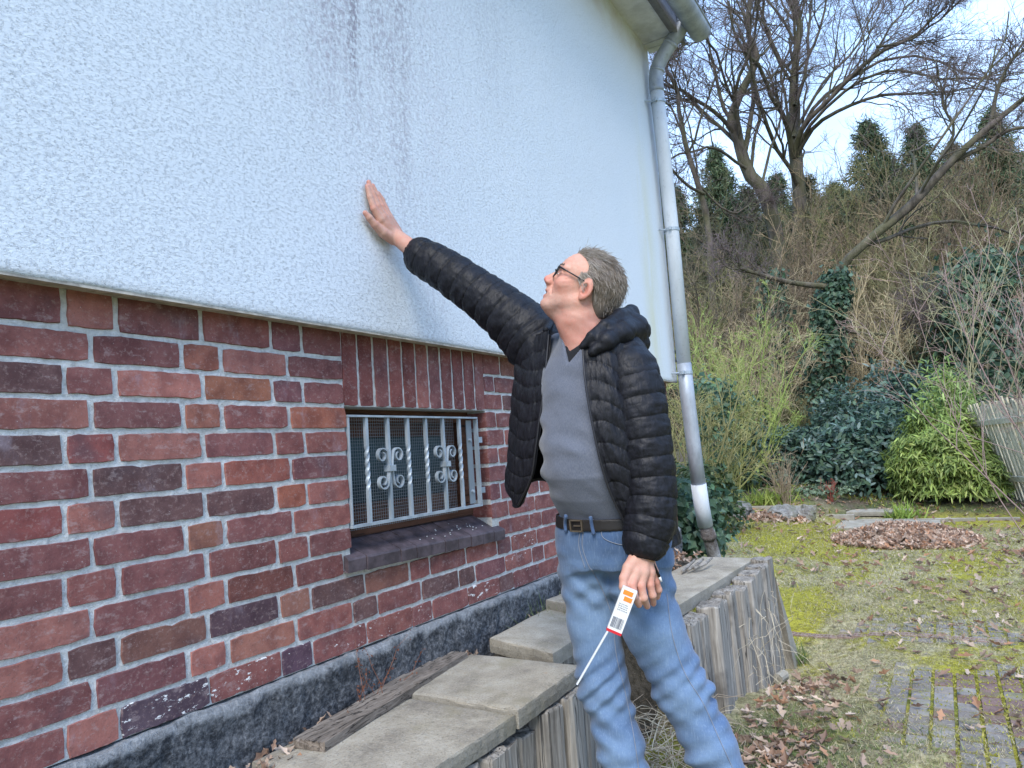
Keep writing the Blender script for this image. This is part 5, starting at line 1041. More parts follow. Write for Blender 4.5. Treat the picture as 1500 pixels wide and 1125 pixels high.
for k in range(16):
    a = rs.uniform(0, 6.28); r = rs.uniform(0, .5); tip = bb+[math.cos(a)*r*1.3, math.sin(a)*r*1.3, rs.uniform(1.5, 2.15)]; P = smoothpath([bb+[math.cos(a)*.1, math.sin(a)*.1, 0], (bb+tip)/2+[0, 0, .2], tip], 8); mb.tube(P, np.linspace(.012, .004, 8), 5, col=None) if False else mb.add(*tube(P, np.linspace(.012, .004, 8), 5), col=(.25, .26, .10)); lv.append(P[3:])
o = mb.build('bamboo_canes', M['twig'], None, True, True, label='thin yellowish canes standing out above the bamboo', category='bamboo canes'); lv = np.concatenate(lv); lv = np.repeat(lv, 22, 0)+rs.normal(0, .10, (len(lv)*22, 3)); n = len(lv)
V, F, C = inst(LFT, LFF, lv, frames(nrm(rs.normal(0, .7, (n, 3))+[0, 0, -.4])), np.stack([np.full(n, .16)*rs.uniform(.6, 1.2, n)]*3, -1)*[1, .55, 1], np.array([(.24, .34, .10), (.30, .40, .13)])[rs.randint(2, size=n)]*rs.uniform(.7, 1.2, (n, 1))); obj('cane_leaves', V, F, M['green'], o, False, C)
p = ong(1415, 735); bush('young_rhododendron', 'small pale rhododendron seedling at the foot of the bamboo', (p[0], p[1], p[2]+.05), .38, .38, .22, 110, .20, np.array([(.20, .27, .12), (.26, .33, .17)]), 440, 'seedling', T=(LFT, LFF), asp=1.1)
p = ong(1112, 720); 
for i, (x, y, s_, lab) in enumerate([(1190, 682, .5, 'pale flowering hellebore in front of the hedge'), (1198, 655, .4, 'white-flowering sprig against the dark rhododendron')]):
    p = at(x, y+6, 13.2); bush('hellebore', lab, (p[0], p[1], p[2]-.1), .14, .14, .12, 18, .10, np.array([(.45, .48, .36), (.5, .5, .42)]), 450+i, 'flower')
bush('ground_ivy', 'grey-green ground cover mound beside the day lily', np.array(ong(1205, 722)), .5, .5, .12, 500, .07, np.array([(.13, .19, .12), (.18, .24, .15)]), 455, 'ground cover')

# ---- leaning picket fence
A0 = np.array(ong(1477, 728)); ft = at(1432, 590, (A0-CAM)@CF); hgt = 1.80
d0 = (A0-CAM)@CF; B0 = at(1478, 726, d0); T0 = at(1430, 592, d0); leanv = T0-B0
A1 = at(1640, 742, d0-2.6); fdir = A1-B0; Lf = np.linalg.norm(fdir); fu = fdir/Lf; fn = nrm(np.cross(fu, leanv))
fence = thing('picket_fence', 'leaning fence of narrow bleached wooden pickets behind the bamboo', 'fence', tuple(B0)); npk = int(Lf/.105)
for i in range(-3, npk):
    b = B0+fu*(i*.105)+rs.normal(0, .006, 3); hh = leanv*(1+rs.normal(0, .018)); w = .032; th = .012; V = []
    for k, t in enumerate((-.12, .5, 1.0)):
        for sx, sy in ((-1, -1), (1, -1), (1, 1), (-1, 1)): V.append(b+hh*t+fu*sx*w+fn*sy*th+rs.normal(0, .002, 3))
    F = [(0, 1, 5, 4), (1, 2, 6, 5), (2, 3, 7, 6), (3, 0, 4, 7), (4, 5, 9, 8), (5, 6, 10, 9), (6, 7, 11, 10), (7, 4, 8, 11), (8, 9, 10, 11), (3, 2, 1, 0)]
    o = obj('picket', np.array(V)-b, F, M['fence'], None); o.parent = fence; o.matrix_parent_inverse = Matrix.Translation(-Vector(B0)); o.location = b
sgn = 1 if fn@CF > 0 else -1
for t in (.2, .8):
    mb = MB(); c0 = B0-fu*.3+leanv*t+fn*sgn*.035; c1 = B0+fu*Lf+leanv*t+fn*sgn*.035; up = nrm(leanv)*.04; nn = fn*.015
    V = [c+a*up+b_*nn for c in (c0, c1) for a, b_ in ((-1, -1), (1, -1), (1, 1), (-1, 1))]; mb.add(V, [(0, 1, 5, 4), (1, 2, 6, 5), (2, 3, 7, 6), (3, 0, 4, 7), (0, 3, 2, 1), (4, 5, 6, 7)]); o = mb.build('fence_rail', M['fence'], None); o.parent = fence; o.matrix_parent_inverse = Matrix.Translation(-Vector(B0))
# ------------------------------------------------------------------ the man: signed-distance modelling with surface nets
def smin(a, b, k): h = np.clip(.5+.5*(b-a)/k, 0, 1); return b+(a-b)*h-k*h*(1-h)
def smax(a, b, k): return -smin(-a, -b, k)
def cap(p, a, b, ra, rb_=None):
    a = np.asarray(a, float); b = np.asarray(b, float); rb_ = ra if rb_ is None else rb_; ab = b-a; t = np.clip((p-a)@ab/(ab@ab), 0, 1); return np.linalg.norm(p-a-t[:, None]*ab, axis=1)-(ra+(rb_-ra)*t)
def ell(p, c, r): r = np.asarray(r, float); q = p-np.asarray(c, float); k0 = np.linalg.norm(q/r, axis=1); k1 = np.linalg.norm(q/r**2, axis=1); return k0*(k0-1)/np.maximum(k1, 1e-9)
def chain(p, pts, rad, k=.01):
    d = None
    for i in range(len(pts)-1):
        c = cap(p, pts[i], pts[i+1], rad[i], rad[i+1]); d = c if d is None else smin(d, c, k)
    return d
def nets(f, lo, hi, h):
    lo = np.asarray(lo, float); hi = np.asarray(hi, float); B = 12; nb_ = np.ceil((hi-lo)/(h*B)).astype(int); n = nb_*B+1
    c = np.stack(np.meshgrid(*[lo[i]+(np.arange(nb_[i])+.5)*B*h for i in range(3)], indexing='ij'), -1); fc = f(c.reshape(-1, 3)).reshape(nb_)
    act = np.abs(fc) < B*h*.87*1.35+.012; Fv = np.repeat(np.repeat(np.repeat(fc, B, 0), B, 1), B, 2); Fv = np.pad(Fv, ((0, 1),)*3, mode='edge').astype(np.float32)
    need = np.repeat(np.repeat(np.repeat(act, B, 0), B, 1), B, 2); need = np.pad(need, ((0, 1),)*3, mode='edge')
    nd = need.copy()
    for ax in range(3): nd |= np.roll(nd, 1, ax)
    ii = np.argwhere(nd)
    for s in range(0, len(ii), 400000): q = ii[s:s+400000]; Fv[q[:, 0], q[:, 1], q[:, 2]] = f(lo+q*h)
    S = Fv < 0; cells = np.zeros(np.array(Fv.shape)-1, bool); s0 = S[:-1, :-1, :-1]
    cnt = sum(S[a:S.shape[0]-1+a, b:S.shape[1]-1+b, c_:S.shape[2]-1+c_].astype(np.int8) for a in (0, 1) for b in (0, 1) for c_ in (0, 1)); mixed = (cnt > 0) & (cnt < 8); ci = np.argwhere(mixed)
    acc = np.zeros((len(ci), 3)); w = np.zeros(len(ci)); cor = [(a, b, c_) for a in (0, 1) for b in (0, 1) for c_ in (0, 1)]
    val = {k: Fv[ci[:, 0]+k[0], ci[:, 1]+k[1], ci[:, 2]+k[2]] for k in cor}
    for a in cor:
        for ax in range(3):
            if a[ax] == 0:
                b = list(a); b[ax] = 1; b = tuple(b); va, vb = val[a], val[b]; m = (va < 0) != (vb < 0); t = np.where(m, va/np.where(m, va-vb, 1), 0); p = np.tile(np.array(a, float), (len(ci), 1)); p[:, ax] = t; acc[m] += p[m]; w[m] += 1
    V = lo+(ci+acc/np.maximum(w, 1)[:, None])*h; idm = -np.ones(mixed.shape, np.int64); idm[tuple(ci.T)] = np.arange(len(ci)); Q = []
    for ax in range(3):
        o1, o2 = [(1, 2), (2, 0), (0, 1)][ax]; sl0 = [slice(None)]*3; sl1 = [slice(None)]*3; sl0[ax] = slice(0, -1); sl1[ax] = slice(1, None); e = np.argwhere(S[tuple(sl0)] != S[tuple(sl1)]); e = e[(e[:, o1] > 0) & (e[:, o2] > 0) & (e[:, o1] < S.shape[o1]-1) & (e[:, o2] < S.shape[o2]-1)]
        def g(d1, d2): q = e.copy(); q[:, o1] -= d1; q[:, o2] -= d2; return idm[q[:, 0], q[:, 1], q[:, 2]]
        quad = np.stack([g(1, 1), g(0, 1), g(0, 0), g(1, 0)], -1); flip = ~S[e[:, 0], e[:, 1], e[:, 2]]; quad[flip] = quad[flip][:, ::-1]; Q.append(quad)
    Q = np.concatenate(Q); return V, Q[(Q >= 0).all(1)]

UP = np.array([0, 0, 1.]); BK = -CF
pel = at(893, 775, 2.20); nkb = at(862, 492, 2.22); tu = nrm(nkb-pel); tf = -.65*CR+.75*BK; tf = nrm(tf-tu*(tf@tu)); tl = np.cross(tu, tf)
def TL(p): q = p-pel; return q@tl, q@tf, q@tu
TS = np.array([-.16, -.08, 0, .05, .11, .18, .26, .36, .45, .51, .555, .60, .66]); TA = np.array([.15, .165, .168, .158, .160, .166, .168, .176, .178, .172, .135, .08, .06]); TB = np.array([.115, .125, .122, .118, .138, .152, .150, .135, .122, .108, .09, .072, .06]); TCc = np.array([-.01, -.005, 0, .0, .018, .032, .030, .015, .005, 0, .0, .0, 0])
def torso(p, grow=0.):
    l, d, s = TL(p); a = np.interp(s, TS, TA)+grow; b = np.interp(s, TS, TB)+grow; c = np.interp(s, TS, TCc); q = np.sqrt((l/a)**2+((d-c)/b)**2+1e-9); return np.maximum((q-1)*np.minimum(a, b)*.9, np.maximum(s-.60, -.10-s))
man = thing('person', 'man in black quilted jacket and blue jeans pressing one palm on the plaster wall', 'person', (float(pel[0]), float(pel[1]), float(gz(pel[0], pel[1]))))
mloc = tuple(man.location)
def wear(name, V, F, mat, smooth=True, col=None, par=None, **k): o = obj(name, V, F, mat, None, smooth, col, **k); return setpar(o, par or man, mloc) if par is None else _sub(o, par)
def _sub(o, par): o.parent = par; return o

# head frame
al = math.radians(30); hf = nrm(-math.cos(al)*CR+math.sin(al)*CU+.06*CF); hz = nrm(math.sin(al)*CR+math.cos(al)*CU); hz = nrm(hz-hf*(hz@hf)); hl = np.cross(hz, hf); ho = at(853, 430, 2.20); HR = np.stack([hf, hl, hz], -1)
def HW(q): return ho+np.asarray(q, float)@HR.T
def headsdf(q):
    qa = q.copy(); qa[:, 1] = np.abs(qa[:, 1])
    d = ell(q, (-.006, 0, .046), (.099, .077, .084)); d = smin(d, ell(q, (.046, 0, .040), (.050, .062, .058)), .02); d = smin(d, ell(q, (.040, 0, -.022), (.050, .060, .066)), .025)
    d = smin(d, cap(qa, (-.002, .052, -.035), (.070, .020, -.082), .017, .016), .022); d = smin(d, ell(q, (.079, 0, -.083), (.020, .022, .018)), .014); d = smin(d, ell(q, (.070, 0, -.045), (.029, .034, .032)), .014)
    d = smin(d, ell(qa, (.064, .043, -.010), (.024, .022, .022)), .018); d = smin(d, cap(qa, (.091, .012, .034), (.078, .050, .034), .010, .009), .012)
    d = smax(d, -ell(qa, (.103, .033, .012), (.020, .019, .013)), .010); d = smin(d, ell(qa, (.080, .032, .011), (.0135, .0150, .0125)), .003)
    d = smin(d, cap(qa, (.088, .018, .018), (.083, .047, .016), .0045, .004), .003)
    d = smin(d, cap(q, (.094, 0, .022), (.1155, 0, -.011), .0075, .0090), .013); d = smin(d, cap(q, (.113, 0, -.018), (.096, 0, -.036), .0060, .008), .010); d = smin(d, cap(q, (.097, 0, .002), (.099, 0, -.018), .0095, .0125), .010); d = smin(d, ell(qa, (.107, .0125, -.021), (.0115, .0075, .0075)), .005); d = smin(d, ell(q, (.1150, 0, -.0155), (.0088, .0098, .0082)), .007)
    d = smax(d, -ell(qa, (.110, .007, -.030), (.004, .0032, .005)), .003)
    d = smin(d, cap(qa, (.0985, 0, -.0445), (.085, .022, -.048), .0066, .0045), .005); d = smin(d, cap(qa, (.0945, 0, -.0635), (.083, .020, -.059), .0072, .0045), .005); d = smax(d, -cap(qa, (.107, 0, -.0548), (.086, .018, -.0520), .0064, .0022), .0015)
    d = smax(d, -cap(qa, (.093, .020, -.024), (.080, .034, -.052), .0008, .0008), .008)
    # ears
    e = np.array([-.006, .079, .003]); ea = math.radians(-14); r = qa-e; x_ = r[:, 0]*math.cos(ea)+r[:, 2]*math.sin(ea); z_ = -r[:, 0]*math.sin(ea)+r[:, 2]*math.cos(ea); y_ = r[:, 1]-.40*(-x_)-.002
    er = np.stack([x_, y_, z_], -1); ear = ell(er, (0, .001, .004), (.0195, .0085, .0330)); ear = smin(ear, ell(er, (.006, 0, -.024), (.010, .006, .011)), .006); ear = smax(ear, -ell(er, (.003, .015, -.001), (.0115, .0185, .0205)), .002); ear = smin(ear, cap(er, (.010, .002, -.006), (.009, .001, .004), .004, .004), .004)
    ear = smin(ear, cap(er, (-.005, .002, .018), (-.007, .002, -.010), .0030, .0028), .002); ear = smax(ear, -cap(er, (-.011, .010, .016), (-.0125, .010, -.006), .0030, .0026), .002); d = smin(d, ear, .004)
    d = smin(d, cap(q, (-.005, 0, -.05), (.050, 0, -.088), .030, .022), .025)
    d = d-.0007*np.sin(q[:, 2]*420+q[:, 0]*260)*np.exp(-(((qa-np.array([.062, .058, .004]))/np.array([.016, .02, .018]))**2).sum(1))-.0008*np.sin(q[:, 2]*520)*np.exp(-(((q-np.array([.085, 0, .068]))/np.array([.03, .05, .018]))**2).sum(1))-.0006*fbm(q*160, 2, 6); return d
nb0 = nkb-tu*.03+tf*.0
neck_pts = [HW((-.030, 0, -.010)), HW((-.030, 0, -.075)), nkb+tf*.012-tu*.012, nkb-tu*.06]
def bodyhead(p):
    q = (p-ho)@HR; d = headsdf(q); d = smin(d, chain(p, neck_pts, [.058, .060, .066, .075], .03), .022)
    d = smin(d, cap(p, HW((.030, .0, -.085)), nkb+tf*.058-tu*.03, .020, .022), .030)                        # throat
    d = smin(d, torso(p, -.016), .035); d = d-.0016*np.sin((p@hz)*210+4*fbm(p*14, 2, 3))*np.exp(-(((p-(neck_pts[1]+neck_pts[2])/2)**2).sum(1))/.06**2); return d
# arms
Sh_R = at(780, 495, 2.44); Wr_R = aty(581, 347, -.118); El_R = (Sh_R+Wr_R)/2+np.array([.0, 0, -.012]); Sh_L = at(925, 548, 2.08); El_L = at(948, 690, 2.05); Wr_L = at(940, 812, 1.985)
def armdepth(x):
    L_ = Sh_R+(Wr_R-Sh_R)*np.linspace(0, 1.1, 300)[:, None]; q = L_-CAM; z = q@CF; X = 750+FPX*(q@CR)/z; return float(z[np.argmin(abs(X-x))])
yW = -.083
def rf(pts): return [aty(x, y, yy) for x, y, yy in pts]
RHc = [([*rf([(573, 342, -.108), (557, 322, -.104), (548, 306, -.100), (542, 289, -.092), (538, 273, -.087)])], [.021, .018, .0130, .0112, .0085]), ([*rf([(576, 341, -.108), (561, 319, -.106), (553, 302, -.102), (546, 284, -.093), (540, 267, -.087)])], [.021, .018, .0132, .0115, .0088]),
       ([*rf([(579, 340, -.108), (566, 318, -.105), (559, 302, -.100), (552, 286, -.092), (546, 272, -.087)])], [.021, .017, .0126, .0108, .0083]), ([*rf([(582, 340, -.106), (571, 320, -.101), (565, 306, -.096), (560, 293, -.090), (554, 283, -.086)])], [.020, .0155, .0112, .0098, .0078]),
       ([*rf([(576, 350, -.110), (561, 341, -.105), (549, 329, -.100), (541, 319, -.096), (535, 312, -.091)])], [.023, .0185, .0145, .0125, .0095])]
def handR(p):
    d = cap(p, Wr_R+(El_R-Wr_R)*.65, Wr_R, .040, .029); w = smin(d, ell_w(p, rf([(568, 331, -.106)])[0]), .02)
    d = w
    for pts, r in RHc: d = smin(d, chain(p, pts, r, .004), .0055)
    return d
def ell_w(p, c): q = p-c; return ell(q, (0, 0, 0), (.043, .019, .046))
def pl(pts): return [at(x, y, d) for x, y, d in pts]
LHc = [(pl([(938, 814, 1.985), (932, 838, 1.955), (926, 856, 1.935), (929, 874, 1.925), (936, 886, 1.945)]), [.022, .017, .0115, .0105, .0085]), (pl([(941, 814, 1.985), (942, 838, 1.960), (939, 858, 1.945), (943, 876, 1.940), (948, 888, 1.965)]), [.023, .0175, .0118, .0108, .0088]),
       (pl([(944, 814, 1.99), (951, 838, 1.975), (952, 856, 1.965), (956, 872, 1.965), (957, 884, 1.99)]), [.022, .0165, .0112, .0102, .0085]), (pl([(947, 816, 2.0), (957, 838, 2.0), (961, 852, 1.995), (965, 864, 2.0), (963, 875, 2.02)]), [.02, .0145, .0098, .009, .0075]),
       (pl([(932, 818, 1.975), (921, 832, 1.955), (914, 847, 1.940), (913, 860, 1.930), (916, 873, 1.925)]), [.022, .0165, .0125, .011, .0085])]
def handL(p):
    d = cap(p, El_L+(Wr_L-El_L)*.4, Wr_L, .040, .029)
    for pts, r in LHc: d = smin(d, chain(p, pts, r, .005), .006)
    return d
def skincol(V):
    q = (V-ho)@HR; c = np.tile(np.array([.50, .288, .222]), (len(V), 1)); 
    def blend(col, w): w = np.clip(w, 0, 1)[:, None]; return c*(1-w)+np.array(col)*w
    isH = np.linalg.norm(q-[.02, 0, 0], axis=1) < .2
    g = lambda ctr, r: np.exp(-(((q-np.array(ctr))/np.array(r))**2).sum(1)); qa = q.copy(); qa[:, 1] = abs(qa[:, 1])
    ga = lambda ctr, r: np.exp(-(((qa-np.array(ctr))/np.array(r))**2).sum(1))
    c = blend((.50, .19, .15), ga((.07, .045, -.012), (.03, .03, .025))*.65); c = blend((.50, .16, .13), g((.12, 0, -.018), (.018, .02, .018))*.8); c = blend((.52, .17, .13), ga((-.01, .085, .0), (.022, .014, .032))*.75)
    c = blend((.52, .30, .24), g((.085, 0, .07), (.04, .06, .03))*.5); c = blend((.30, .085, .075), (ga((.096, .0, -.046), (.012, .019, .0045))+ga((.093, 0, -.063), (.012, .018, .006)))*.85)
    c = blend((.30, .215, .19), ga((.045, .04, -.078), (.05, .045, .03))*.75*(.7+.5*fbm(V*300, 2))); c = blend((.13, .05, .04), np.clip(1-np.linalg.norm((qa-[.098, .0, -.0545])/[.014, .020, .0042], axis=1), 0, 1)*2.5)
    c = blend((.26, .16, .12), ga((.092, .03, .036), (.01, .022, .0045))*.75); c = blend((.50, .20, .16), np.exp(-((V@tu-(nkb@tu))/.07)**2)*.5*isH)
    for pts, r in RHc+LHc:
        dd = np.linalg.norm(V-pts[2], axis=1); c = blend((.52, .20, .155), np.exp(-(dd/.014)**2)*.55); dd = np.linalg.norm(V-pts[-1], axis=1); c = blend((.55, .24, .20), np.exp(-(dd/.012)**2)*.6)
    return c
parts_ = []
lo = np.minimum(ho-.17, nkb-.2); hi = np.maximum(ho+.17, nkb+.2)
lo_, hi_ = ho-.185, ho+.185; lo_ = np.minimum(lo_, nkb-[.19, .19, .14]); V1, F1 = nets(bodyhead, lo_, np.maximum(hi_, nkb+.12), .0024); parts_.append((V1, F1))
V2, F2 = nets(handR, np.minimum(np.array([p.min(0) for p in [np.array(x[0]) for x in RHc]]).min(0), Wr_R+(El_R-Wr_R)*.5)-.05, np.maximum(np.maximum(np.array([np.array(x[0]).max(0) for x in RHc]).max(0), Wr_R), Wr_R+(El_R-Wr_R)*.5)+.05, .0022); parts_.append((V2, F2))
V3, F3 = nets(handL, np.minimum(np.minimum(np.array([np.array(x[0]).min(0) for x in LHc]).min(0), Wr_L), El_L+(Wr_L-El_L)*.7)-.05, np.maximum(np.array([np.array(x[0]).max(0) for x in LHc]).max(0), (El_L+(Wr_L-El_L)*.7))+.05, .0022); parts_.append((V3, F3))
# the rest of the body, hidden by clothes but joined up
K_R = at(885, 1005, 2.16); A_R = at(925, 1190, 2.06); K_L = at(1000, 1010, 2.12); A_L = at(1085, 1180, 2.05); Hp_R = at(862, 825, 2.24); Hp_L = at(928, 825, 2.16)
def bodyrest(p):
    d = torso(p, -.022); d = smin(d, chain(p, [Sh_R-tu*.02, El_R, Wr_R], [.055, .042, .012], .02), .04); d = smin(d, chain(p, [Sh_L, El_L, Wr_L], [.055, .042, .028], .02), .04)
    d = smin(d, chain(p, [Hp_R, K_R, A_R], [.068, .050, .036], .02), .04); return smin(d, chain(p, [Hp_L, K_L, A_L], [.068, .052, .038], .02), .04)
pts = np.array([Wr_R, Sh_R, Sh_L, El_L, A_R, A_L, nkb, K_R, K_L]); V4, F4 = nets(bodyrest, pts.min(0)-.12, pts.max(0)+.12, .014); parts_.append((V4, F4))
off = 0; VV = []; FF = []
for V, F in parts_: VV.append(V); FF.append(F+off); off += len(V)
VV = np.concatenate(VV); body = wear('body', VV, np.concatenate(FF), M['skin'], True, skincol(VV))

# eyes, teeth, glasses
mb = MB()
def uvs(c, r, R=None, n=12):
    th = np.linspace(.01, np.pi-.01, n); ph = np.linspace(0, 2*np.pi, n*2, endpoint=False); T, Pp = np.meshgrid(th, ph, indexing='ij'); D = np.stack([np.sin(T)*np.cos(Pp), np.sin(T)*np.sin(Pp), np.cos(T)], -1)*r
    if R is not None: D = D@np.asarray(R).T
    idx = np.arange(n*n*2).reshape(n, n*2); q = np.stack([idx[:-1], idx[1:], np.roll(idx[1:], -1, 1), np.roll(idx[:-1], -1, 1)], -1).reshape(-1, 4); return (D+c).reshape(-1, 3), q
for s in (-1, 1):
    V, F = uvs(HW((.0835, s*.032, .0110)), np.array([.0112, .0115, .0052]), HR); o = _sub(obj('eye', V, F, M['eye'], None, True), body)
    V, F = uvs(HW((.0925, s*.032, .0110)), .0038); _sub(obj('iris', V, F, M['specs'], None, True), body)
mb = MB(); 
for i in range(-3, 4): a = i*.0050; mb.box(HW((.0915-abs(i)**2*.0011, a, -.0520)), (.004, .0048, .007), HR)
_sub(mb.build('teeth', M['tooth'], None, True), body)
gl = thing('glasses', 'black-framed glasses worn by the man', 'glasses', tuple(HW((.10, 0, .02))))
gloc = tuple(gl.location); mb = MB(); 
for s in (-1, 1):
    t = np.linspace(0, 2*np.pi, 29); P = [HW((.1035-.0045*abs(math.cos(a))*0-.004*(abs(.0335+.0255*math.cos(a))/.06)**2*2, s*(.0335+.0260*math.copysign(abs(math.cos(a))**.7, math.cos(a))), .015+.0185*math.copysign(abs(math.sin(a))**.75, math.sin(a))+.0)) for a in t]; mb.tube(P, .0022, 6, False)
    ln = np.array(P[:-1]); o = obj('lens', np.concatenate([ln, [ln.mean(0)]]), [(i, (i+1) % 28, 28) for i in range(28)], M['lens'], None, True); setpar(o, gl, gloc)
    mb2 = MB(); mb2.tube([HW((.0990, s*.0610, .026)), HW((.097, s*.0665, .026)), HW((.05, s*.0755, .024)), HW((.008, s*.0820, .022)), HW((-.012, s*.0810, .010)), HW((-.020, s*.0790, -.004))], [.0030, .0030, .0022, .0022, .0026, .002], 6); setpar(mb2.build('temple_arm', M['specs'], None, True), gl, gloc)
mb.tube([HW((.105, -.008, .021)), HW((.108, 0, .024)), HW((.105, .008, .021))], .0024, 6); setpar(mb.build('rim', M['specs'], None, True), gl, gloc)

# hair: soft cap plus strands
def zline(x): return np.interp(x, [-.20, -.100, -.088, -.0445, -.028, -.020, .008, .012, .015, .023, .050, .074, .2], [-.080, -.074, -.066, -.026, .006, .028, .030, .040, .052, .074, .090, .098, .13])
def hairmask(q): side = (q[:, 0] > .013) & (q[:, 0] < .034) & (q[:, 2] > .006+.5*(q[:, 0]-.006)) & (q[:, 2] < .06-.6*(q[:, 0]-.006)) ; return (q[:, 2] > zline(q[:, 0])) | (side & (np.abs(q[:, 1]) > .05))
def hairsdf(p):
    q = (p-ho)@HR; d = ell(q, (-.008, 0, .046), (.104, .081, .089)); d = smin(d, ell(q, (-.045, 0, -.015), (.058, .062, .065)), .02); d = smin(d, ell(q, (.046, 0, .040), (.0505, .0635, .0590)), .02)
    d = d-.003-.004*fbm(np.stack([q[:, 0]*18, q[:, 1]*60, q[:, 2]*60], -1), 2, 3)
    m = (zline(q[:, 0])-q[:, 2])*.7; return smax(d, m, .012)
Vh, Fh = nets(hairsdf, ho-.17, ho+.19, .0034); hc = np.array([.12, .096, .078])*(1+.25*fbm(((Vh-ho)@HR)*[60, 60, 60], 2))[:, None]; hair = wear('hair', Vh, Fh, M['hair'], True, hc)
ns_ = 30000; D = nrm(rs.normal(size=(ns_, 3))); base_ = np.array([-.008, 0, .046])+D*[.103, .080, .088]; low_ = base_[:, 2] < .0; base_[low_] = (np.array([-.045, 0, -.015])+D*[.059, .063, .066])[low_]; base_ = base_[hairmask(base_)][:13000]; n = len(base_); D = nrm((base_-[-.008, 0, .035]))
comb = np.stack([np.full(n, -1.), rs.normal(0, .25, n)+D[:, 1]*.2, np.where(base_[:, 0] > -.02, .10, -.95)-.5*(np.abs(D[:, 1]) > .7)], -1); comb = nrm(comb-D*(comb*D).sum(1)[:, None]+D*rs.uniform(.05, .38, (n, 1))+rs.normal(0, .17, (n, 3))); top_ = base_[:, 2] > .10; Ls = np.where(top_, .042, .030)*rs.uniform(.5, 1.25, n)
Ls = np.where(base_[:, 2] < -.01, Ls*.85, Ls); tt = np.linspace(0, 1, 6); P = base_[:, None]+comb[:, None]*(Ls[:, None]*tt)[..., None]; P -= D[:, None]*(.010*tt**2*(Ls/.03)[:, None]*np.where(base_[:, 2] < .02, .0, 1.)[:, None])[..., None]; P[..., 2] -= (.004*tt**2)[None]
wild = rs.rand(n) < .05; P[wild] += (D[wild][:, None]*(.018*tt**1.5)[None, :, None]); W = ho+P@HR.T; V, F = batch_tube(W, np.tile(np.array([.0006, .0006, .00055, .0005, .0004, .00015]), (n, 1))*rs.uniform(.8, 1.4, (n, 1)), 3)
grey = np.clip(.35+.5*(base_[:, 0] > -.0)+rs.normal(0, .3, n), 0, 1)[:, None]; hcol = np.array([.15, .115, .085])*(1-grey)+np.array([.38, .34, .30])*grey; _sub(obj('hair_strands', V, F, M['hair'], None, True, np.repeat(hcol, 18, 0), kind='stuff'), hair)
# eyebrows
n = 300; b0 = np.stack([rs.uniform(.080, .098, n), rs.choice([-1, 1], n)*rs.uniform(.012, .048, n), .039+rs.normal(0, .0015, n)], -1); b0[:, 0] = .1015-.38*(np.abs(b0[:, 1])-.012); P = b0[:, None]+np.array([.25, 0, .5])*(np.linspace(0, .008, 3))[None, :, None]; W = ho+P@HR.T; V, F = batch_tube(W, np.full((n, 3), .0007), 3); _sub(obj('eyebrows', V, F, M['hair'], None, True, np.tile([.14, .10, .08], (len(V), 1)), kind='stuff'), body)

# shirt and undershirt with V necks
_a = TL(at(811, 534, 2.09)[None]); _b = TL(at(868, 489, 2.11)[None]); lV, sV = _a[0][0], _a[2][0]; kV = (_b[2][0]-sV)/(_b[0][0]-lV)
def vcut(p, ds, k=1.): l, d, s = TL(p); t = l-lV; return np.maximum(np.maximum(kV*k*t, -3*t)+sV+ds-s, -d)*.75      # <0 inside the opening
def shirt(p):
    l, d, s = TL(p); ang = np.arctan2(l, d); w = 0.0062*np.sin(s*78+30*l+150*l*l+2.2*fbm(p*7, 2, 4))*np.clip(.45+fbm(p*7, 2, 21)*1.8, 0, 1.2)*np.clip(1.25-np.abs(s-.22)*3.4, 0, 1)+.0045*fbm(p*[9, 9, 12], 3, 9)
    dd = torso(p, .004)-w; dd = smin(dd, cap(p, nkb-tu*.05, Sh_L-tu*.04, .055, .060), .03); dd = smin(dd, cap(p, nkb-tu*.05, Sh_R-tu*.03, .055, .050), .03); dd = smin(dd, chain(p, [neck_pts[2]-tu*.02, neck_pts[2]+(neck_pts[1]-neck_pts[2])*.28], [.078, .071], .02), .03); dd = smax(dd, -vcut(p, 0), .003); return smax(dd, -.005-(s-.028), .003)
Vs, Fs = nets(shirt, pel-[.32, .32, .12], nkb+[.32, .32, .1], .0052); wear('shirt', Vs, Fs, M['shirt'])
def under(p): l, d, s = TL(p); dd = torso(p, -.004); dd = smin(dd, cap(p, nkb-tu*.05, Sh_L-tu*.04, .048, .05), .03); dd = smin(dd, chain(p, [neck_pts[2]-tu*.02, neck_pts[2]+(neck_pts[1]-neck_pts[2])*.22], [.073, .067], .02), .03); dd = smax(dd, -vcut(p, .040, .62), .006); return np.maximum(dd, .36-s)
Vs, Fs = nets(under, pel-[.3, .3, 0], nkb+[.3, .3, .1], .0052); wear('undershirt', Vs, Fs, M['under'])

# jeans
LR = pl([(866, 800, 2.23), (868, 850, 2.23), (870, 910, 2.21), (884, 1005, 2.17), (908, 1090, 2.12), (924, 1160, 2.08), (938, 1235, 2.05)]); RR_ = [.098, .093, .078, .0735, .066, .064, .066]
LL = pl([(932, 800, 2.17), (936, 850, 2.17), (955, 915, 2.15), (1000, 1012, 2.12), (1040, 1090, 2.08), (1068, 1160, 2.05), (1096, 1225, 2.03)]); RL_ = [.100, .096, .088, .0775, .071, .066, .068]
KR, KL = LR[3], LL[3]; shinR = nrm(LR[4]-LR[3]); shinL = nrm(LL[4]-LL[3]); thR = nrm(LR[3]-LR[1]); thL = nrm(LL[3]-LL[1])
def fold(p, c, ax, frq, amp, rng, ph=0, slant=None):
    u = (p-c)@ax; s = 0 if slant is None else (p-c)@slant; return amp*np.sin((u+s*.5)*frq+ph+1.3*fbm(p*8, 2, 2))*np.exp(-(u/rng)**2)*np.clip(.6+fbm(p*6, 2, 14)*1.6, 0, 1.3)
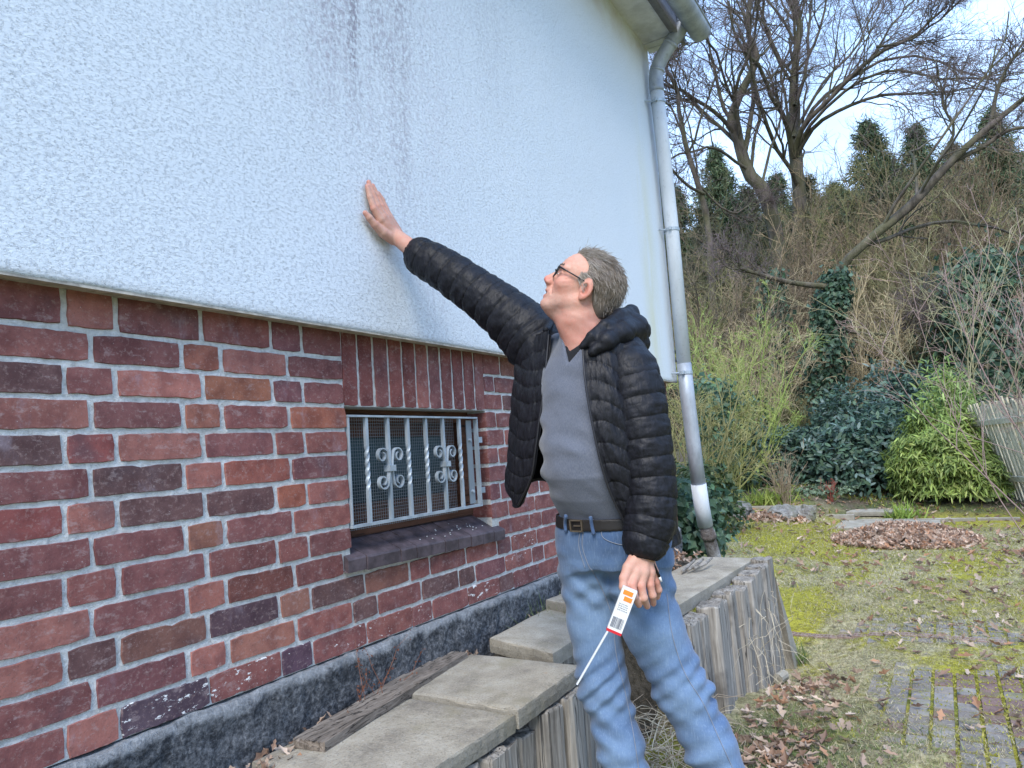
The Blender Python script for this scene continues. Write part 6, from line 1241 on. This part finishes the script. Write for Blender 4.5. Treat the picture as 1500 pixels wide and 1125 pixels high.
def jeans(p):
    l, d, s = TL(p); hip = torso(p, .010); hip = np.maximum(hip, s-.052); leg = chain(p, LR, RR_, .03); leg2 = chain(p, LL, RL_, .03); dd = smin(leg, leg2, .008); dd = smin(hip, dd, .045)
    w = fold(p, KR, thR, 110, .0065, .085, 0, CR*1.5)+fold(p, KL, thL, 100, .0050, .095, 1, CR*-1.8)+fold(p, Hp_R-tu*.03, tu, 90, .0050, .09, .4, CR*1.6)+fold(p, Hp_L, tu, 80, .0050, .10, 2, CR*-1.6)+fold(p, LR[5], shinR, 100, .006, .12)+fold(p, LL[5], shinL, 100, .007, .12, 1.5)+.0050*fbm(p*13, 2, 6)
    dd = dd-w; return smax(dd, s-.052, .004)
allp = np.array(LR+LL); Vj, Fj = nets(jeans, np.minimum(allp.min(0), pel)-.16, np.maximum(allp.max(0), pel)+.16, .0055)
# keep hems open at the shoes
def fadew(V):
    c = np.tile(np.array([.052, .098, .195]), (len(V), 1)); f = np.zeros(len(V))
    for pts in (LR, LL):
        for k, (a, r) in enumerate(((1, .10), (2, .13), (3, .11), (4, .09))): f = np.maximum(f, np.exp(-(((V-(pts[a]+BK*.07-CR*.01))**2).sum(1))/r**2))
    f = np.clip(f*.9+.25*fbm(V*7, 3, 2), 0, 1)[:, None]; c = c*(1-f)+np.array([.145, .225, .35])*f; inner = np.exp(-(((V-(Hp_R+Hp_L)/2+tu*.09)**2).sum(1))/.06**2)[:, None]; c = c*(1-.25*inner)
    l, d, s = TL(V); return c*(1+.10*np.sin(s*70+fbm(V*15, 2)*3)[:, None]*np.exp(-((s+.02)/.10)**2)[:, None])
jo = wear('jeans', Vj, Fj, M['denim'], True, fadew(Vj))
def onsurf(f, p, d, n=26):
    p = np.asarray(p, float); d = nrm(d)
    for _ in range(n): p = p+d*f(p[None])[0]*.8
    return p
def seam(pix, sdf, off=.0016, r=.0011, d0=1.9, n=40, name='seam', mat=None, par=None):
    pix = smoothpath(np.array([[x, y, 0] for x, y in pix], float), n)[:, :2]; v = nrm(np.array([ray(x, y) for x, y in pix])); q = np.array([at(x, y, d0) for x, y in pix])
    for _ in range(30): q = q+v*sdf(q)[:, None]*.7
    V, F = tube(q-v*off, r, 5); o = obj(name, V, F, mat or M['thread'], None, True); return _sub(o, par) if par else setpar(o, man, mloc)
for px_ in ([(898, 905), (903, 960), (915, 1010), (927, 1070), (936, 1128)], [(977, 870), (985, 930), (1003, 985), (1030, 1030), (1055, 1085), (1078, 1135)], [(855, 775), (853, 800), (862, 828), (868, 836)], [(850, 776), (848, 800), (857, 832)], [(880, 773), (884, 788), (905, 797), (925, 798)], [(868, 836), (885, 870), (898, 905)]):
    seam(px_, jeans, par=jo)
# belt
def belt(p): l, d, s = TL(p); dd = torso(p, .016); return smax(np.maximum(dd, -torso(p, .006)), np.abs(s-.036)-.0175, .003)
Vb, Fb = nets(belt, pel-.26, pel+.26, .0045); bo = wear('belt', Vb, Fb, M['belt'])
bp = at(845, 770, 2.0); 
for _ in range(40): bp = bp+nrm(ray(845, 770))*belt(bp[None])[0]*.7
bn = nrm(-CR*.62-CF*.78); bx = nrm(np.cross(tu, bn)); BRt = np.stack([bx, bn, tu], -1); mb = MB()
for dx, dz, w_, h_ in ((0, .016, .042, .004), (0, -.016, .042, .004), (-.020, 0, .004, .036), (.020, 0, .004, .036), (.004, 0, .024, .003)): mb.box(bp+bx*dx+tu*dz+bn*.004, (w_, .005, h_), BRt)
_sub(mb.build('buckle', M['buckle'], None), bo)
for px_ in ([(865, 757), (867, 770), (870, 783)], [(829, 755), (828, 767), (829, 779)]):
    q = [at(x, y, 1.95) for x, y in px_]; q2 = []
    for (x, y), a in zip(px_, q):
        v = nrm(ray(x, y))
        for _ in range(40): a = a+v*min(torso(a[None], .018)[0], 9)*.7
        q2.append(a)
    V, F = tube(smoothpath(q2, 8), .0055, 8, True); _sub(obj('belt_loop', V, F, M['denim'], None, True, np.tile([.045, .085, .18], (len(V), 1))), jo)
# shoes, below the frame but carrying him
for nm, A_ in (('shoe', LR[-1]), ('shoe', LL[-1])):
    g0 = float(gz(A_[0], A_[1])); fwd = nrm(np.array([tf[0], tf[1], 0])); c = np.array([A_[0], A_[1], g0])
    def shoe(p): q = p-c; x = q@fwd; y = q@np.cross(UP, fwd); z = q[:, 2]; e = ell(np.stack([x, y, z], -1), (.085, 0, .025), (.15, .048, .055)); e = smin(e, cap(np.stack([x, y, z], -1), (0, 0, .04), (0, 0, .11), .042, .040), .03); return np.maximum(e, -z+.004)
    V, F = nets(shoe, c-[.28, .28, .02], c+[.28, .28, .2], .009); wear(nm, V, F, M['shoe'])

# jacket -------------------------------------------------------------
jk = MB()
def puff(s, L_=.052, a=.0085): u = np.abs(np.sin(np.pi*s/L_)); return a*(u**.45-.75)
def sleeve(pix, n=300, m=72, L_=.055, seed=0, amp=.0095):
    """pix: x, y, depth, half width in photo pixels"""
    C0 = np.array([at(x, y, d) for x, y, d, w in pix]); Rr = np.array([w*d/FPX for x, y, d, w in pix]); C = smoothpath(C0, n); R = np.maximum(np.interp(np.linspace(0, 1, n), np.linspace(0, 1, len(Rr)), Rr), .01); s = np.concatenate([[0], np.cumsum(np.linalg.norm(np.diff(C, axis=0), axis=1))])
    T = nrm(np.gradient(C, axis=0)); A = np.zeros_like(C); a0 = nrm(np.cross(T[0], CF))
    for k in range(n): a0 = nrm(a0-T[k]*(a0@T[k])); A[k] = a0
    B = np.cross(T, A); th = np.linspace(0, 2*np.pi, m, endpoint=False); S, TH = np.meshgrid(s, th, indexing='ij')
    P0 = np.stack([S*0+seed*7, np.cos(TH)*1.1, np.sin(TH)*1.1], -1); Sw = S+.006*fbm(np.stack([S*6, np.cos(TH)*1.5, np.sin(TH)*1.5+seed], -1), 2, seed)
    dR = puff(Sw, L_, amp)+.0050*fbm(np.stack([S*50, np.cos(TH)*2.6, np.sin(TH)*2.6+seed], -1), 3, seed+2)+.0042*fbm(np.stack([S*15, np.cos(TH)*8, np.sin(TH)*8], -1), 3, seed+5)*np.clip(1.3-np.abs(np.sin(np.pi*Sw/L_)), .3, 1.3)
    end = np.minimum(S, .02)/.02; Rg = R[:, None]*1.0+dR; Rg = Rg*(.90+.10*np.clip(end, 0, 1))
    V = C[:, None]+Rg[..., None]*(np.cos(TH)[..., None]*A[:, None]+np.sin(TH)[..., None]*B[:, None]); idx = np.arange(n*m).reshape(n, m); q = np.stack([idx[:-1], np.roll(idx[:-1], -1, 1), np.roll(idx[1:], -1, 1), idx[1:]], -1).reshape(-1, 4)
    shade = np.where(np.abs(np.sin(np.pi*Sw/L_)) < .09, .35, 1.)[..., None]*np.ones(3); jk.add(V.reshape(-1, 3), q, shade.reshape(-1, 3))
    # inside of the cuff
    r2 = V[0]*.0+C[0]+(V[0]-C[0])*.82+T[0]*.004; r3 = C[0]+(V[0]-C[0])*.72+T[0]*.06; W = np.concatenate([V[0], r2, r3]); i0 = np.arange(m); q = np.concatenate([np.stack([i0, i0+m, (i0+1) % m+m, (i0+1) % m], -1), np.stack([i0+m, i0+2*m, (i0+1) % m+2*m, (i0+1) % m+m], -1)]); jk.add(W, q, (.6, .6, .6))
sleeve([(x, y, armdepth(x) if x < 785 else 2.36, w) for x, y, w in [(604, 368, 23), (620, 377, 28), (655, 398, 31), (700, 429, 34), (742, 461, 39), (782, 498, 47), (820, 540, 42)]], seed=1, L_=.064, amp=.006)
sleeve([(941, 817, 1.99, 27), (944, 800, 1.995, 33), (951, 765, 2.01, 38), (953, 715, 2.03, 38), (946, 660, 2.05, 40), (937, 605, 2.07, 41), (925, 556, 2.10, 42), (905, 520, 2.16, 40)], seed=4, L_=.056, amp=.0060)
cols_ = [  # columns round the body: left front edge -> back -> right front edge; rows from the neck to the hem
 [(853, 500, 2.075), (858, 560, 2.035), (868, 620, 2.010), (881, 680, 2.000), (899, 732, 2.01), (930, 792, 2.035)], [(872, 497, 2.070), (880, 560, 2.020), (889, 620, 1.995), (902, 680, 1.990), (918, 735, 2.00), (945, 802, 2.035)],
 [(900, 500, 2.060), (912, 560, 2.030), (921, 620, 2.010), (931, 680, 2.005), (942, 740, 2.02), (960, 806, 2.05)], [(935, 508, 2.120), (950, 570, 2.120), (960, 630, 2.110), (968, 690, 2.100), (978, 750, 2.11), (988, 800, 2.14)],
 [(940, 500, 2.260), (962, 580, 2.300), (972, 640, 2.290), (978, 700, 2.280), (985, 750, 2.28), (990, 790, 2.29)], [(900, 480, 2.370), (905, 560, 2.420), (905, 640, 2.420), (908, 690, 2.410), (912, 730, 2.41), (915, 770, 2.41)],
 [(840, 470, 2.450), (815, 560, 2.500), (805, 630, 2.490), (802, 670, 2.480), (800, 690, 2.470), (802, 706, 2.46)], [(785, 470, 2.480), (765, 560, 2.470), (757, 630, 2.440), (754, 680, 2.420), (752, 710, 2.41), (762, 722, 2.40)],
 [(758, 482, 2.440), (752, 560, 2.400), (746, 630, 2.370), (742, 680, 2.350), (741, 715, 2.34), (752, 738, 2.335)], [(782, 490, 2.330), (772, 560, 2.300), (765, 630, 2.280), (762, 680, 2.275), (760, 715, 2.28), (756, 744, 2.31)],
 [(806, 482, 2.270), (799, 560, 2.230), (791, 620, 2.215), (785, 665, 2.215), (779, 700, 2.23), (760, 742, 2.29)]]
def patch(cols, nu=420, nv=190, thick=.016):
    G_ = np.array([[at(*p) for p in c] for c in cols]); G1 = np.stack([smoothpath(G_[:, j], nu) for j in range(G_.shape[1])], 1); P = np.stack([smoothpath(G1[i], nv) for i in range(nu)], 0)
    du = np.gradient(P, axis=0); dv = np.gradient(P, axis=1); N = nrm(np.cross(du, dv)); cen = P.mean((0, 1)); 
    if ((P-cen)*N).sum(-1).mean() < 0: N = -N
    s = np.cumsum(np.linalg.norm(np.diff(P, axis=1), axis=2), 1); s = np.concatenate([np.zeros((nu, 1)), s], 1); U = np.linspace(0, 1, nu)[:, None]*np.ones((1, nv)); uu = np.cumsum(np.linalg.norm(np.diff(P[:, nv//2], axis=0), axis=1)); uu = np.concatenate([[0], uu])[:, None]*np.ones((1, nv))
    ss = s+.05*np.exp(-(uu/.10)**2)+.008*fbm(np.stack([uu*9, s*9, U*0], -1), 2, 3)
    disp = puff(ss, .058, .0055)+.0055*fbm(np.stack([uu*30, s*16, U*0], -1), 3, 8)+.0035*fbm(np.stack([uu*75, s*14, U*0], -1), 3, 9)*np.clip(1.3-np.abs(np.sin(np.pi*ss/.058)), .3, 1.3)
    edge = np.minimum(np.minimum(np.arange(nu), np.arange(nu)[::-1])[:, None]/10., 1.)*np.minimum(np.arange(nv)[::-1]/6., 1.)[None]; disp = disp*edge+.004*(1-edge)
    O = P+N*disp[..., None]; I = P-N*(thick*(.4+.6*edge))[..., None]; idx = np.arange(nu*nv).reshape(nu, nv); q = np.stack([idx[:-1, :-1], idx[1:, :-1], idx[1:, 1:], idx[:-1, 1:]], -1).reshape(-1, 4)
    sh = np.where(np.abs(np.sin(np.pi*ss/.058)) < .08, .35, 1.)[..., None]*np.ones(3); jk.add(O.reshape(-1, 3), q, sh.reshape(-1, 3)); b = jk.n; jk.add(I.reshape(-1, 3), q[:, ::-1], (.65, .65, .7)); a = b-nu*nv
    for line in (idx[0], idx[-1], idx[:, 0], idx[:, -1]): jk.F[4].append(np.stack([line[:-1]+a, line[1:]+a, line[1:]+b, line[:-1]+b], -1))
    return O
OJ = patch(cols_)
def lump(f, lo, hi, h=.006, col=(1, 1, 1)): V, F = nets(f, lo, hi, h); jk.add(V, F, col)
hoodA = pl([(853, 508, 2.065), (866, 494, 2.06), (886, 478, 2.085), (908, 463, 2.15), (925, 458, 2.24), (918, 462, 2.34), (880, 466, 2.43), (835, 468, 2.45), (806, 474, 2.38), (800, 484, 2.30)]); rA = [.010, .015, .018, .021, .023, .024, .024, .022, .018, .012]
hoodB = pl([(868, 516, 2.05), (888, 500, 2.055), (912, 487, 2.10), (930, 480, 2.19), (933, 485, 2.28), (915, 490, 2.36)]); rB = [.014, .024, .032, .038, .038, .034]
def hood(p):
    d = chain(p, hoodA, rA, .012); d = smin(d, chain(p, hoodB, rB, .02), .014); d = smin(d, cap(p, at(905, 505, 2.12), at(936, 503, 2.22), .036, .034), .014); d = smin(d, cap(p, at(895, 492, 2.12), at(925, 478, 2.24), .030, .036), .014)
    return d-.0035*fbm(p*[34, 34, 44], 3, 5)-puff((p-at(890, 490, 2.1))@nrm(CR*.75+tu*.75)+.01*fbm(p*9, 2, 3), .050, .0030)
lump(hood, at(880, 480, 2.25)-.22, at(880, 480, 2.25)+.22, .0045)
def yoke(p): d = smin(cap(p, at(900, 505, 2.17), at(922, 548, 2.11), .066, .088), cap(p, at(835, 492, 2.42), at(785, 505, 2.44), .055, .085), .02); return d-.005*fbm(p*[30, 30, 30], 3, 5)-puff(p@tu, .056, .006)
lump(yoke, at(860, 510, 2.25)-.32, at(860, 510, 2.25)+.32, .0065)
jo2 = jk.build('jacket', M['jacket'], None, True, True); setpar(jo2, man, mloc)
for edge_ in (0, -1):
    V, F = tube(OJ[edge_, 4:-2], .0034, 6); setpar(obj('zip', V, F, M['zipm'], None, True), man, mloc)

# ---- the carton with barcode and the thin rod he holds (flat marks only where the photo has them)
r0 = at(923, 862, 1.905); r1 = at(900, 923, 1.90); ax = nrm(r1-r0); Ln = np.linalg.norm(r1-r0); fn_ = nrm(BK-ax*(BK@ax)-.15*CR); sx = nrm(np.cross(fn_, ax)); RB = np.stack([sx, fn_, ax], -1)
tk = thing('hand_tool', 'slim white box with orange print, barcode and thin rod, held by the man', 'hand tool', tuple(r0)); tl_ = tuple(r0)
def tk_(mb, name, mat, **k): return setpar(mb.build(name, mat, None, **k), tk, tl_)
tk_(MB().box((r0+r1)/2, (.040, .016, Ln), RB), 'box_body', M['white']); tk_(MB().box(r1+ax*.003, (.041, .017, .007), RB), 'end_cap', M['red'])
fc = lambda u, v: r0+sx*u+ax*v+fn_*.0085
mb = MB(); mb.box(fc(-.001, .012), (.026, .0012, .012), RB).box(fc(.004, .028), (.022, .0012, .012), RB); tk_(mb, 'orange_print', M['orange'], kind='stuff')
mb = MB(); x = -.015
while x < .015: w_ = rs.choice([.0008, .0014, .0022]); mb.box(fc(x, Ln-.022), (w_, .0012, .028), RB); x += w_+rs.choice([.0009, .0015])
tk_(mb, 'barcode', M['ink'], kind='stuff'); mb = MB()
for k in range(4):
    x = -.012
    while x < .013: w_ = rs.uniform(.002, .005); mb.box(fc(x, .044+k*.0055), (w_, .001, .0016), RB); x += w_+.0018
tk_(mb, 'small_print', M['ink'], kind='stuff')
e1 = at(845, 1003, 1.86); tk_(MB().tube([r1-sx*.012-ax*.01, e1], [.0035, .0032], 8), 'rod', M['alu'])
pn = thing('pen', 'black pen with a white tip poking out behind the hand of the man', 'pen', tuple(at(968, 845, 1.98))); pq = tuple(pn.location); setpar(MB().tube([at(950, 812, 1.985), at(966, 845, 1.985)], .0042, 8).build('pen_body', M['specs'], None, True), pn, pq); setpar(MB().tube([at(966, 845, 1.985), at(969, 852, 1.985)], [.0042, .003], 8).build('pen_tip', M['white'], None, True), pn, pq)
# wedding ring on the hand at the wall
V, F = tube([RHc[2][0][2]*.55+RHc[2][0][3]*.45, RHc[2][0][2]*.45+RHc[2][0][3]*.55], .0108, 14, False); _sub(obj('ring', V, F, M['buckle'], None, True), body)
print('bricks', nbrick[0], 'man ground', mloc, 'ankles z', LR[-1], LL[-1], 'arm', np.linalg.norm(Sh_R-Wr_R))
